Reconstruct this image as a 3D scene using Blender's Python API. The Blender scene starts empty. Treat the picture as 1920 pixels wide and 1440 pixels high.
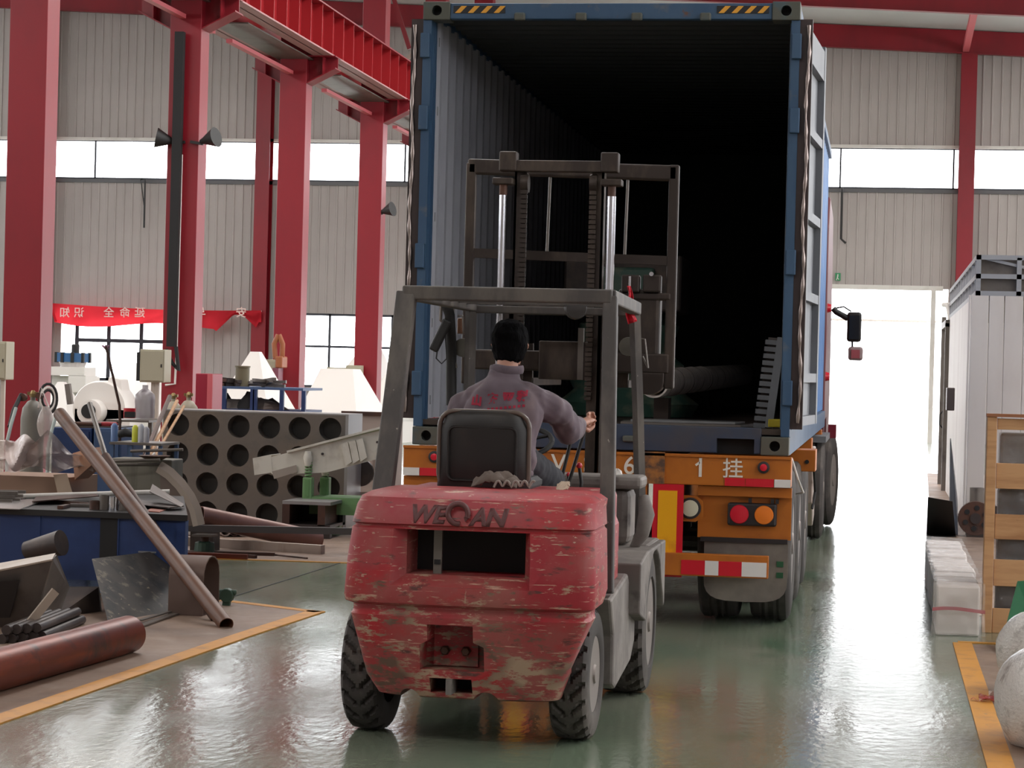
import bpy, bmesh, math, random
from mathutils import Vector, Matrix, noise
from mathutils.bvhtree import BVHTree
random.seed(4)
sc = bpy.context.scene
COL = sc.collection

# ------------------------------------------------------------------ camera
FPX = 4270.0; ROLL = .026; PITCH = .00607; YAW = math.radians(9.176); EYE = 1.6
_r = Vector((math.cos(YAW), math.sin(YAW), 0)); _h = Vector((-math.sin(YAW), math.cos(YAW), 0)); _u0 = Vector((0, 0, 1))
_f = _h*math.cos(PITCH) - _u0*math.sin(PITCH); _u = _u0*math.cos(PITCH) + _h*math.sin(PITCH)
_cr = _r*math.cos(ROLL) + _u*math.sin(ROLL); _cu = _u*math.cos(ROLL) - _r*math.sin(ROLL)
CAM = Vector((0, 0, EYE))
cd = bpy.data.cameras.new('camera'); cd.sensor_width = 36; cd.lens = FPX/1920*36; cd.clip_end = 400; cd.clip_start = .1
cam = bpy.data.objects.new('camera', cd); COL.objects.link(cam); sc.camera = cam
cam.matrix_world = Matrix(((_cr.x, _cu.x, -_f.x, CAM.x), (_cr.y, _cu.y, -_f.y, CAM.y), (_cr.z, _cu.z, -_f.z, CAM.z), (0, 0, 0, 1)))

# ------------------------------------------------------------------ light and sky
w = bpy.data.worlds.new('sky'); sc.world = w; w.use_nodes = True
wb = w.node_tree.nodes['Background']; wb.inputs[0].default_value = (.95, .97, 1, 1); wb.inputs[1].default_value = 7.0
sc.view_settings.view_transform = 'Standard'; sc.view_settings.look = 'None'
sc.view_settings.exposure = 0.16; sc.view_settings.gamma = 1; sc.view_settings.use_curve_mapping = False
def fill_light(name, x, y, sx, sy, power, colr=(1, .97, .95)):
    l = bpy.data.lights.new(name, 'AREA'); l.shape = 'RECTANGLE'; l.size = sx; l.size_y = sy; l.energy = power; l.color = colr
    o = bpy.data.objects.new(name, l); COL.objects.link(o); o.location = (x, y, 10.0); return o
for k, (x, y, sx, sy, p) in enumerate([(-17, 28, 2.5, 50, 2700), (-4.5, 34, 2.0, 36, 1700), (7, 30, 2.5, 46, 2900), (-6, -1, 9, 3, 640)]):  # fill lamps added below the closed roof; the last brightens the forklift's rear
    fill_light('roof_fill', x, y, sx, sy, p)

# ------------------------------------------------------------------ helpers
def D(px, py, Y):
    d = _f*FPX + _cr*(px-960) + _cu*(720-py); return CAM + d*(Y/d.y)
def G(px, py, z=0.0):
    d = _f*FPX + _cr*(px-960) + _cu*(720-py); return CAM + d*((z-EYE)/d.z)
def lin(c):
    return tuple(((v/255)/12.92 if v/255 <= .04045 else ((v/255+.055)/1.055)**2.4) for v in c[:3]) + (1,)
MATS = {}
def mat(name, c, rough=.6, metal=0, layers=(), bump=None, spec=.5, rv=None, sheen=0, trans=0, alpha=1, emit=None, coat=0, coords='Object'):
    """layers: (colour, (sx,sy,sz) noise scale, lo, hi); bump: ((sx,sy,sz), strength, distance); rv: roughness variation (scale, lo, hi)"""
    if name in MATS: return MATS[name]
    m = bpy.data.materials.new(name); m.use_nodes = True; MATS[name] = m
    nt = m.node_tree; N = nt.nodes; L = nt.links; b = N['Principled BSDF']
    b.inputs['Base Color'].default_value = lin(c); b.inputs['Roughness'].default_value = rough; b.inputs['Metallic'].default_value = metal
    b.inputs['Specular IOR Level'].default_value = spec
    if coat: b.inputs['Coat Weight'].default_value = coat; b.inputs['Coat Roughness'].default_value = .12
    if sheen: b.inputs['Sheen Weight'].default_value = sheen
    if trans: b.inputs['Transmission Weight'].default_value = trans
    if alpha < 1: b.inputs['Alpha'].default_value = alpha
    if emit: b.inputs['Emission Color'].default_value = lin(c); b.inputs['Emission Strength'].default_value = emit
    tc = N.new('ShaderNodeTexCoord')
    def nz(s, det=5, rg=.6):
        mp = N.new('ShaderNodeMapping'); mp.inputs['Scale'].default_value = s if hasattr(s, '__len__') else (s, s, s)
        L.new(tc.outputs[coords], mp.inputs[0]); n = N.new('ShaderNodeTexNoise'); n.inputs['Scale'].default_value = 1
        n.inputs['Detail'].default_value = det; n.inputs['Roughness'].default_value = rg; L.new(mp.outputs[0], n.inputs['Vector']); return n.outputs[0]
    def rng(o, lo, hi, a=0, z=1):
        r = N.new('ShaderNodeMapRange'); r.inputs[1].default_value = lo; r.inputs[2].default_value = hi; r.inputs[3].default_value = a; r.inputs[4].default_value = z
        L.new(o, r.inputs[0]); return r.outputs[0]
    cur = None
    for (lc, s, lo, hi) in layers:
        mx = N.new('ShaderNodeMix'); mx.data_type = 'RGBA'
        L.new(rng(nz(s), lo, hi), mx.inputs[0])
        if cur: L.new(cur, mx.inputs[6])
        else: mx.inputs[6].default_value = lin(c)
        mx.inputs[7].default_value = lin(lc); cur = mx.outputs[2]
    if cur: L.new(cur, b.inputs['Base Color'])
    if rv: L.new(rng(nz(rv[0]), .3, .7, rv[1], rv[2]), b.inputs['Roughness'])
    if bump:
        bp = N.new('ShaderNodeBump'); bp.inputs['Strength'].default_value = bump[1]; bp.inputs['Distance'].default_value = bump[2]
        L.new(nz(bump[0], 3, .5), bp.inputs['Height']); L.new(bp.outputs[0], b.inputs['Normal'])
    return m

class B:
    def __init__(s): s.v = []; s.f = []
    def add(s, v, f):
        n = len(s.v); s.v += [Vector(p) for p in v]; s.f += [tuple(i+n for i in q) for q in f]; return s
    def box(s, x0, x1, y0, y1, z0, z1):
        return s.add([(x0,y0,z0),(x1,y0,z0),(x1,y1,z0),(x0,y1,z0),(x0,y0,z1),(x1,y0,z1),(x1,y1,z1),(x0,y1,z1)],
                     [(3,2,1,0),(4,5,6,7),(0,1,5,4),(1,2,6,5),(2,3,7,6),(3,0,4,7)])
    def pb(s, x0, y0, x1, y1, Y, d):            # box whose near face fills a measured rectangle at distance Y
        a = D(x0, (y0+y1)/2, Y); b = D(x1, (y0+y1)/2, Y); t = D((x0+x1)/2, y0, Y); q = D((x0+x1)/2, y1, Y)
        return s.box(a.x, b.x, Y, Y+d, q.z, t.z)
    def bar(s, p, q, w, h, up=(0, 0, 1)):       # rectangular bar, w sideways, h along up
        p = Vector(p); q = Vector(q); d = (q-p).normalized(); u = Vector(up)
        if abs(d.dot(u)) > .98: u = Vector((0, 1, 0))
        sd = d.cross(u).normalized(); u = sd.cross(d).normalized()
        vs = [e + sd*a*w/2 + u*b*h/2 for e in (p, q) for a, b in ((-1,-1),(1,-1),(1,1),(-1,1))]
        return s.add(vs, [(3,2,1,0),(4,5,6,7),(0,1,5,4),(1,2,6,5),(2,3,7,6),(3,0,4,7)])
    def loft(s, rings, cap=True, closed=True):
        n = len(rings[0]); k = len(s.v); s.v += [Vector(p) for r in rings for p in r]
        for i in range(len(rings)-1):
            for j in range(n if closed else n-1):
                a = k+i*n+j; b = k+i*n+(j+1) % n
                s.f.append((a, b, b+n, a+n))
        if cap: s.f.append(tuple(k+j for j in reversed(range(n)))); s.f.append(tuple(k+(len(rings)-1)*n+j for j in range(n)))
        return s
    def tube(s, pts, r, n=12, cap=True):
        pts = [Vector(p) for p in pts]; rr = r if hasattr(r, '__len__') else [r]*len(pts); rings = []; pu = None
        for i, p in enumerate(pts):
            d = (pts[min(i+1, len(pts)-1)]-pts[max(i-1, 0)]).normalized()
            if pu is None: pu = Vector((0, 0, 1)) if abs(d.z) < .9 else Vector((0, 1, 0))
            sd = d.cross(pu).normalized(); pu = sd.cross(d).normalized()
            e = rr[i] if hasattr(rr[i], '__len__') else (rr[i], rr[i])
            rings.append([p + sd*math.cos(6.2832*k/n)*e[0] + pu*math.sin(6.2832*k/n)*e[1] for k in range(n)])
        return s.loft(rings, cap)
    def pipe(s, p, q, r, t, n=24):               # open ended hollow pipe
        p = Vector(p); q = Vector(q); d = (q-p).normalized(); u = Vector((0, 0, 1)) if abs(d.z) < .9 else Vector((0, 1, 0))
        sd = d.cross(u).normalized(); u = sd.cross(d)
        ring = lambda c, R: [c + sd*math.cos(6.2832*k/n)*R + u*math.sin(6.2832*k/n)*R for k in range(n)]
        return s.loft([ring(p, r-t), ring(p, r), ring(q, r), ring(q, r-t), ring(p, r-t)], cap=False)
    def lathe(s, prof, c=(0, 0, 0), ax=(0, 0, 1), n=24, cap=True):
        c = Vector(c); a = Vector(ax).normalized(); u = Vector((0, 0, 1)) if abs(a.z) < .9 else Vector((1, 0, 0))
        sd = a.cross(u).normalized(); u = sd.cross(a)
        return s.loft([[c + a*z + sd*math.cos(6.2832*k/n)*r + u*math.sin(6.2832*k/n)*r for k in range(n)] for r, z in prof], cap)
    def prism(s, poly, a, b, ax='x'):            # polygon extruded along an axis from a to b; poly in the other two axes
        def P(t, p): return (t, p[0], p[1]) if ax == 'x' else ((p[0], t, p[1]) if ax == 'y' else (p[0], p[1], t))
        return s.loft([[P(a, p) for p in poly], [P(b, p) for p in poly]])
    def grid(s, fn, nu, nv, th=0):
        vs = [Vector(fn(i/nu, j/nv)) for i in range(nu+1) for j in range(nv+1)]
        fs = [(i*(nv+1)+j, (i+1)*(nv+1)+j, (i+1)*(nv+1)+j+1, i*(nv+1)+j+1) for i in range(nu) for j in range(nv)]
        return s.add(vs, fs)
    def build(s, name, m, parent=None, smooth=None, bevel=0, local=False, solid=0, seg=2):
        me = bpy.data.meshes.new(name); vs = s.v
        if parent is not None and not local:
            root = parent
            while root.parent: root = root.parent
            inv = root.matrix_basis.inverted(); vs = [inv @ p for p in vs]
        me.from_pydata([tuple(p) for p in vs], [], s.f)
        bm = bmesh.new(); bm.from_mesh(me); bmesh.ops.remove_doubles(bm, verts=bm.verts, dist=1e-5)
        bmesh.ops.recalc_face_normals(bm, faces=bm.faces); bm.to_mesh(me); bm.free()
        for mm in (m if isinstance(m, (list, tuple)) else [m]): me.materials.append(mm)
        o = bpy.data.objects.new(name, me); COL.objects.link(o)
        if parent is not None: o.parent = parent
        if smooth:
            for p in me.polygons: p.use_smooth = True
            me.set_sharp_from_angle(angle=math.radians(smooth))
        if solid:
            md = o.modifiers.new('t', 'SOLIDIFY'); md.thickness = solid; md.offset = 0
        if bevel:
            md = o.modifiers.new('b', 'BEVEL'); md.width = bevel; md.segments = seg; md.limit_method = 'ANGLE'; md.angle_limit = .6
        return o
def bake(o, mods=()):
    dg = bpy.context.evaluated_depsgraph_get(); dg.update()
    me = bpy.data.meshes.new_from_object(o.evaluated_get(dg)); o.modifiers.clear(); o.data = me; return o
def cut(o, cutters):
    cs = []
    for c in cutters:
        co = c.build('cutter', o.data.materials[0], o.parent) if isinstance(c, B) else c; cs.append(co)
        md = o.modifiers.new('c', 'BOOLEAN'); md.operation = 'DIFFERENCE'; md.object = co; md.solver = 'EXACT'
    bake(o)
    for c in cs: bpy.data.objects.remove(c)
    return o
def tag(o, label, cat, group=None, kind=None):
    if label: o['label'] = label
    if cat: o['category'] = cat
    if group: o['group'] = group
    if kind: o['kind'] = kind
    return o
def thing(name, label, cat, loc=(0, 0, 0), group=None):
    o = bpy.data.objects.new(name, None); COL.objects.link(o); o.location = loc; o.empty_display_size = .1
    o.matrix_basis = Matrix.Translation(Vector(loc)); return tag(o, label, cat, group)
def struct(o): o['kind'] = 'structure'; return o
def copy_tree(o, dx, parent=None, label=None):
    c = o.copy(); COL.objects.link(c)
    if parent is not None: c.parent = parent
    else: c.matrix_basis = Matrix.Translation(Vector(dx)) @ o.matrix_basis
    if label: c['label'] = label
    for ch in list(o.children): copy_tree(ch, dx, c)
    return c
def text_mesh(s, size, ext=.002, bold=0):
    cu = bpy.data.curves.new('lettering', 'FONT'); cu.body = s; cu.size = size; cu.extrude = ext; cu.offset = bold*size
    cu.align_x = 'CENTER'; cu.align_y = 'CENTER'
    o = bpy.data.objects.new('lettering', cu); COL.objects.link(o)
    dg = bpy.context.evaluated_depsgraph_get(); dg.update()
    me = bpy.data.meshes.new_from_object(o.evaluated_get(dg)); bpy.data.objects.remove(o); bpy.data.curves.remove(cu); return me
def text_obj(s, size, M, m, parent, ext=.002, bold=0, name='lettering'):
    me = text_mesh(s, size, ext, bold)
    root = parent
    if root is not None:
        while root.parent: root = root.parent
        M = root.matrix_basis.inverted() @ M
    me.transform(M); me.materials.clear(); me.materials.append(m)
    o = bpy.data.objects.new(name, me); COL.objects.link(o)
    if parent is not None: o.parent = parent
    return o
def FACE(x, y, z, mirror=1, shear=0):            # text plane facing the camera side (-Y), baseline along X
    return Matrix.Translation((x, y, z)) @ Matrix(((mirror, shear, 0, 0), (0, 0, -1, 0), (0, 1, 0, 0), (0, 0, 0, 1)))
def disp(o, sc_, amt, seed=0, stretch=(1, 1, 1)):
    me = o.data; off = Vector((seed, seed*1.7, 0))
    ns = [v.normal.copy() for v in me.vertices]
    for v, n in zip(me.vertices, ns):
        p = Vector((v.co.x*stretch[0], v.co.y*stretch[1], v.co.z*stretch[2]))
        v.co += n*noise.noise(p*sc_+off)*amt
    return o

# ------------------------------------------------------------------ materials
m_green = mat('green floor paint', (104, 120, 100), .2, layers=[((124, 128, 112), (.5, .35, 1), .38, .58), ((74, 106, 82), (1.3, .5, 1), .54, .68), ((138, 134, 122), (.22, .16, 1), .54, .7), ((70, 84, 70), (3, 14, 1), .62, .72)],
              bump=((22, 11, 1), .42, .004), rv=((1.6, .8, 1), .1, .22), spec=.6)
m_conc = mat('worn concrete', (142, 118, 102), .5, layers=[((118, 98, 86), (1.2, 1.2, 1), .45, .65), ((158, 140, 126), (3, 3, 3), .55, .75)], rv=(3, .35, .6))
m_yellow = mat('yellow line paint', (206, 142, 54), .45, layers=[((176, 122, 62), (6, 6, 6), .5, .7), ((150, 128, 96), (16, 9, 9), .64, .72)])
m_wall = mat('white sheet wall', (178, 168, 164), .55, layers=[((160, 150, 146), (.35, .35, .2), .4, .7)])
m_red = mat('red column paint', (138, 16, 32), .42, layers=[((120, 15, 30), (.8, .8, .3), .4, .7)])
m_redbright = mat('red girder paint', (160, 26, 34), .45)
m_dark = mat('black rubber', (26, 24, 25), .7)
m_blackmetal = mat('black steel', (30, 28, 28), .5)
m_frame = mat('window frame dark', (52, 52, 62), .5)
m_roof = mat('roof sheet', (205, 205, 205), .5)
m_steel = mat('galvanised steel', (140, 140, 142), .45, .6)
m_chrome = mat('chrome rod', (215, 215, 222), .14, 1)
m_white = mat('white paint', (222, 216, 210), .45, layers=[((205, 198, 190), (2, 2, 2), .5, .7)])
m_cream = mat('cream enclosure paint', (172, 164, 142), .5)
m_beige = mat('beige primer', (176, 158, 146), .6, layers=[((150, 124, 108), (3, 3, 1), .55, .72)])
m_rust = mat('rusty steel', (76, 54, 46), .55, .3, layers=[((98, 62, 46), (4, 4, 4), .45, .65), ((62, 48, 44), (8, 8, 8), .5, .7)])
m_brownpipe = mat('red brown pipe', (112, 52, 40), .38, .3, layers=[((146, 66, 38), (1.2, 1.2, 9), .5, .68), ((70, 52, 52), (5, 5, 5), .55, .7), ((160, 140, 130), (14, 5, 14), .7, .76)])
m_darksteel = mat('dark mill steel', (66, 58, 56), .45, .4, layers=[((92, 78, 70), (3, 3, 3), .5, .7)])
m_greysteel = mat('grey sheet steel', (112, 104, 98), .4, .35, layers=[((90, 82, 78), (3, 3, 3), .5, .7)])
m_blue = mat('blue cabinet paint', (28, 50, 96), .5, layers=[((40, 66, 116), (2, 2, 2), .5, .7)])
m_bluelight = mat('blue grey paint', (70, 92, 128), .5)
m_lgreen = mat('light green paint', (112, 150, 98), .5)
m_dgreen = mat('dark green paint', (34, 84, 54), .5)
m_film = mat('clear plastic film', (225, 220, 218), .2, trans=.0, alpha=.42, spec=.8, bump=((14, 14, 14), .7, .02))
m_wood = mat('pine board', (196, 150, 106), .6, layers=[((164, 116, 76), (1.5, 12, 14), .45, .7), ((96, 66, 48), (3, 3, 3), .64, .74)])
m_card = mat('cardboard', (150, 118, 98), .8)
m_glass = bpy.data.materials.new('window glass'); m_glass.use_nodes = True
_n = m_glass.node_tree; _n.nodes.clear(); _o = _n.nodes.new('ShaderNodeOutputMaterial'); _mx = _n.nodes.new('ShaderNodeMixShader'); _t = _n.nodes.new('ShaderNodeBsdfTransparent'); _g = _n.nodes.new('ShaderNodeBsdfGlossy')
_g.inputs['Roughness'].default_value = .05; _mx.inputs[0].default_value = .06; _n.links.new(_t.outputs[0], _mx.inputs[1]); _n.links.new(_g.outputs[0], _mx.inputs[2]); _n.links.new(_mx.outputs[0], _o.inputs[0])
# ------------------------------------------------------------------ the setting
def zr(X): return 10.76 - .045*(X+.5)
WY = 60.0
struct(B().box(-34, 18, -14, WY+.3, -.3, 0).build('floor', m_green))
struct(B().box(-60, 60, WY+.3, 140, -.3, -.02).build('ground', mat('outdoor concrete', (200, 196, 190), .8)))
def slab(name, poly, z0, z1, m): return struct(B().prism(poly, z0, z1, 'z').build(name, m))
A0 = G(0, 1349); A1 = G(455, 1192); A2 = G(590, 1148); A3 = G(470, 1133); A4 = G(400, 1125)
dirA = (A1-A0).normalized(); A00 = A0 - dirA*4
slab('floor_concrete', [(A00.x, A00.y), (A1.x, A1.y), (A2.x, A2.y), (A3.x, A3.y), (A4.x, A4.y), (-12, A4.y+.1), (-12, A00.y)], 0, .004, m_conc)
b0 = G(360, 1047); b1 = G(655, 1056)
slab('floor_concrete', [(-12, b0.y-.1), (b0.x, b0.y), (b1.x, b1.y), (-3.25, b1.y+.1), (-3.25, 30), (-12, 30)], 0, .004, m_conc)
r1 = G(1788, 1209); r3 = G(1822, 1209)
slab('floor_concrete', [(r3.x, 5), (4, 5), (4, r3.y), (r3.x, r3.y)], 0, .004, m_conc)
slab('floor_concrete', [(.42, 15.9), (4, 15.9), (4, 40), (.85, 40)], 0, .004, m_conc)
def line(pts, wd, name='floor_line'):
    L_, R__ = [], []
    for i, p in enumerate(pts):
        d1 = (p-pts[i-1]).normalized() if i else (pts[1]-p).normalized(); d2 = (pts[i+1]-p).normalized() if i < len(pts)-1 else d1
        n = Vector((-(d1+d2).y, (d1+d2).x, 0)).normalized(); k = wd/2/max(.5, n.dot(Vector((-d1.y, d1.x, 0))))
        e = (-d1 if i == 0 else d1 if i == len(pts)-1 else Vector())*wd*.4
        L_.append(p+e+n*k); R__.append(p+e-n*k)
    b = B().loft([[Vector((a.x, a.y, 0)), Vector((a.x, a.y, .0062)), Vector((c.x, c.y, .0062)), Vector((c.x, c.y, 0))] for a, c in zip(L_, R__)])
    return struct(b.build(name, m_yellow))
line([A00, A1, A2], .115); line([A2, A3, A4, Vector((-6, A4.y+.05, 0))], .085)
line([b0-Vector((4, .1, 0)), b0, b1, Vector((-3.2, b1.y+.05, 0))], .05)
line([Vector(((r1.x+r3.x)/2, 4, 0)), Vector(((r1.x+r3.x)/2, r3.y, 0))], .115)
line([Vector(((r1.x+r3.x)/2, r3.y+.1, 0)), Vector((3, r3.y+.15, 0))], .06)
# seam cuts in the green paint
struct(B().bar(G(440, 1118)+Vector((0, 0, .001)), G(640, 1055)+Vector((0, 0, .001)), .012, .003).build('floor_joint', m_dark))

# back wall: panel pieces, window bands and the truck door
PW = .96
def panel_mesh(h):
    b = B(); n = 4
    xs = []
    for k in range(n):
        x = k*PW/n; xs += [(x, 0), (x+.012, -.022), (x+.05, -.022), (x+.062, 0)]
    xs += [(PW, 0), (PW, .03), (0, .03)]
    b.loft([[(x, y, 0) for x, y in xs], [(x, y, h) for x, y in xs]])
    o = b.build('wall_panel', m_wall); me = o.data; bpy.data.objects.remove(o); return me
wall_back = struct(B().box(-34, 18, WY+.14, WY+.16, 7.66, 10.6).build('wall_back', m_wall))
PM = {}
def wpanel(x, z0, z1):
    h = round(z1-z0, 3)
    if h not in PM: PM[h] = panel_mesh(h)
    o = bpy.data.objects.new('wall_panel', PM[h]); COL.objects.link(o); o.parent = wall_back; o.location = (x, WY, z0)
def X60(px, py): return D(px, py, WY).x
w3 = (X60(563, 640), X60(760, 640)); w2 = (X60(140, 640), X60(384, 640)); dr = (-3.45, X60(1742, 700)); w1 = (-26, X60(19, 560))
SILL = 1.0; HEAD = 3.0
x = -30.0
while x < 12:
    mid = x + PW/2
    wpanel(x, 7.66, 11.9 - .045*(x+30) if x < -29 else 11.9)
    inw = w3[0]-.1 < mid < w3[1]+4.2 or w2[0]-.1 < mid < w2[1]+.1
    if mid < w1[1]: wpanel(x, 3.95, 6.52); wpanel(x, 0, 1.8)
    elif inw: wpanel(x, HEAD, 6.52); wpanel(x, 0, SILL)
    elif dr[0] < mid < dr[1]: wpanel(x, 3.98, 6.52)
    else: wpanel(x, 0, 6.52)
    x += PW
for k, (z0, z1) in enumerate(((6.46, 6.56), (7.62, 7.70))):
    struct(B().box(-30, 12, WY-.06, WY+.1, z0, z1).build('trim_%d' % (k+1), m_white if k else mat('grey flashing', (96, 94, 96), .5)))
struct(B().box(dr[0]-.1, dr[1]+.3, WY-.06, WY+.05, 3.94, 4.06).build('trim_3', m_white))
struct(B().box(dr[1], dr[1]+.12, WY-.08, WY+.1, 0, 4.0).build('trim_4', m_white))
# sliding door leaf standing outside beside the opening and its rail
dl = struct(B().box(dr[0]-.3, dr[1]+.3, WY+1.2, WY+1.25, 3.14, 3.2).build('trim_5', m_white))
# windows
def window(n, x0, x1, z0, z1, muls, bars=(), fw=.05, mt=None):
    W = struct(B().box(x0, x1, WY+.02, WY+.08, z0, z0+fw).box(x0, x1, WY+.02, WY+.08, z1-fw, z1).build('window_%d' % n, mt or m_frame))
    for q in [x0+fw/2, x1-fw/2] + list(muls):
        B().box(q-fw/2, q+fw/2, WY+.02, WY+.08, z0, z1).build('mullion', mt or m_frame, W)
    for z in bars: B().box(x0, x1, WY+.015, WY+.085, z-fw/2, z+fw/2).build('glazing_bar', mt or m_frame, W)
    xs = sorted([x0]+list(muls)+[x1]); zs = sorted([z0]+list(bars)+[z1])
    for a, b in zip(xs, xs[1:]):
        for c, d in zip(zs, zs[1:]): B().box(a+.02, b-.02, WY+.045, WY+.05, c+.02, d-.02).build('pane', m_glass, W)
window(1, -29.9, 11.9, 6.56, 7.64, [X60(178, 300)+k*2.9 for k in range(-2, 12)], fw=.045)
window(2, w2[0], w2[1], SILL, HEAD, [X60(203, 640), X60(264, 640)], [D(264, 640, WY).z], .10)
window(3, w3[0], w3[1]+4.1, SILL, HEAD, [X60(617, 640)+k*.865 for k in range(8)], [D(617, 650, WY).z], .06)
window(4, w1[0], w1[1], 1.8, 3.95, [w1[1]-1.2])
# other sides of the hall (outside the frame): plain sheets with an open glazed strip
def side(name, boxes):
    b = B()
    for q in boxes: b.box(*q)
    return struct(b.build(name, m_wall))
side('wall_left', [(-34.2, -34, -14, WY, 0, 5.5), (-34.2, -34, -14, WY, 7.6, 12.5)])
side('wall_right', [(18, 18.2, -14, WY, 0, 5.0), (18, 18.2, -14, WY, 7.6, 10.5)])
side('wall_front', [(-34, 18, -14.2, -14, 0, 12.5)])
struct(B().prism([(-34, zr(-34)), (18, zr(18)), (18, zr(18)+.1), (-34, zr(-34)+.1)], -14, WY+1, 'y').build('ceiling', m_roof))

# rafters across the roof
def rafter(Y, h, label):
    t = thing('roof_rafter', label, 'beam', (-8, Y, zr(-8)-h))
    B().prism([(-33, zr(-33)-h), (17, zr(17)-h), (17, zr(17)-h+.02), (-33, zr(-33)-h+.02)], Y-.1, Y+.1, 'y').build('flange', m_red, t)
    B().prism([(-33, zr(-33)-h+.02), (17, zr(17)-h+.02), (17, zr(17)-.02), (-33, zr(-33)-.02)], Y-.006, Y+.006, 'y').build('web', m_red, t)
    return t
rafter(WY-.35, .62, 'long red roof beam running along the top of the back wall')
rafter(53.2, .62, 'long red roof beam one bay in front of the back wall')
for k, (X, lab) in enumerate([(-16.6, 'narrow red wall column between the two left-hand lower windows'), (-22.8, 'red wall column behind the nearest large red column'),
                              (-10.4, 'red wall column behind the farthest large crane column'), (-4.2, 'red wall column hidden behind the container'), (2.05, 'red wall column at the right above the white panelled booth')]):
    t = thing('wall_column', lab, 'column', (X, WY-.3, 0))
    zt = zr(X)-.6
    B().box(X-.2, X+.2, WY-.42, WY-.405, 0, zt).box(X-.2, X+.2, WY-.06, WY-.045, 0, zt).build('flange', m_red, t)
    B().box(X-.006, X+.006, WY-.405, WY-.06, 0, zt).build('web', m_red, t)
# roof purlin stub over right column
t = thing('roof_strut', 'short pink red strut joining the two roof beams above the right wall column', 'beam', (1.95, 56, zr(1.95)-.7))
B().bar((1.95, 53.3, zr(2)-.3), (1.95, 59.6, zr(2)-.5), .16, .16).build('strut_tube', mat('faded red paint', (206, 96, 104), .5), t)

# crane columns, brackets and twin girders
CX = -9.88; CYS = [25.45+6*k for k in range(6)]
ZB = 6.33; ZT = 6.80
place = ['nearest', 'second nearest', 'third', 'fourth and last fully visible', 'fifth, hidden by the container', 'sixth, hidden by the container']
plab = ['wide red steel column nearest the camera at the left edge', 'red steel column with black cable duct and cream box beside it', 'red steel column behind the blue rack and the orange hoist',
        'red steel column behind the white conveyor with grey floodlight', 'red crane column mostly hidden by the left container post', 'red crane column hidden behind the container']
for k, Y in enumerate(CYS):
    t = thing('crane_column', plab[k], 'column', (CX, Y, 0))
    wd = .23; zt = zr(CX)-.05
    B().box(CX-wd, CX+wd, Y-.2, Y+.2, 0, zt).build('shaft', m_red, t, bevel=.008)
    B().prism([(CX-.23, ZB), (CX+.23, ZB), (CX+.72, ZB+.25), (CX+.72, ZT), (CX-.72, ZT), (CX-.72, ZB+.25)], Y-.012, Y+.012, 'y').build('bracket_web', m_red, t)
    B().prism([(CX-.72, ZT), (CX+.72, ZT), (CX+.72, ZT-.02), (CX-.72, ZT-.02)], Y-.2, Y+.2, 'y').build('bracket_plate', m_red, t)
    for s in (-1, 1):
        B().prism([(CX+s*.23, ZB), (CX+s*.72, ZB+.25), (CX+s*.72, ZB+.27), (CX+s*.23, ZB+.02)], Y-.2, Y+.2, 'y').build('bracket_flange', m_red, t)
        B().box(CX+s*.5-.008, CX+s*.5+.008, Y-.18, Y+.18, ZB+.15, ZT-.02).build('stiffener', m_red, t)
    B().box(CX-.32, CX+.32, Y-.3, Y+.3, 0, .03).build('base_plate', m_red, t)
for s, lab in ((1, 'red crane runway girder with close vertical stiffeners, nearer the aisle'), (-1, 'red crane runway girder on the far side of the columns')):
    X = CX + s*.5
    t = thing('crane_girder', lab, 'girder', (X, 40, ZT))
    H = .74
    B().box(X-.17, X+.17, 8, 59, ZT, ZT+.025).build('bottom_flange', mat('pale dusty red paint', (170, 120, 120), .5), t)
    B().box(X-.2, X+.2, 8, 59, ZT+H, ZT+H+.025).build('top_flange', m_red, t)
    B().box(X-.01, X+.01, 8, 59, ZT, ZT+H).build('web', m_redbright, t)
    me = None
    if s == 1:
        for i in range(50):
            y = 17 + i*.75
            if me is None:
                o = B().box(X+.01, X+.17, y-.008, y+.008, ZT+.025, ZT+H).build('stiffener', m_redbright, t); me = o.data; y0 = y
            else:
                o = bpy.data.objects.new('stiffener', me); COL.objects.link(o); o.parent = t; o.location = (0, y-y0, 0)
    B().box(X-.035, X+.035, 8, 59, ZT+H+.025, ZT+H+.1).build('rail', m_steel, t)
t = thing('crane_walkway', 'grey steel walkway plates between the twin red girders', 'walkway', (CX-.1, 40, ZT))
for k in range(8):
    B().box(CX-.30, CX+.30, 9+k*6+.4, 14.2+k*6, ZT-.06, ZT-.04).build('plate', m_greysteel, t)
t = thing('bus_bar', 'long pink conductor rail slung below the crane girders', 'rail', (CX-.55, 40, ZB))
for k in range(7): B().bar((CX-.05, 9.6+k*6, ZB+.18), (CX-.05, 14.7+k*6, ZB+.18), .1, .06).build('rail_section', mat('faded red paint', (206, 96, 104)), t)

# roof bracing rods left of the container
t = thing('roof_brace', 'thin red diagonal roof brace above the left container post', 'brace', D(752, 40, 50))
B().bar(D(736, -10, 50), D(768, 92, 50), .09, .09).build('brace_tube', m_red, t)
B().bar(D(786, 92, 50), D(740, 128, 50), .07, .07).build('brace_strap', m_beige, t)

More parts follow.
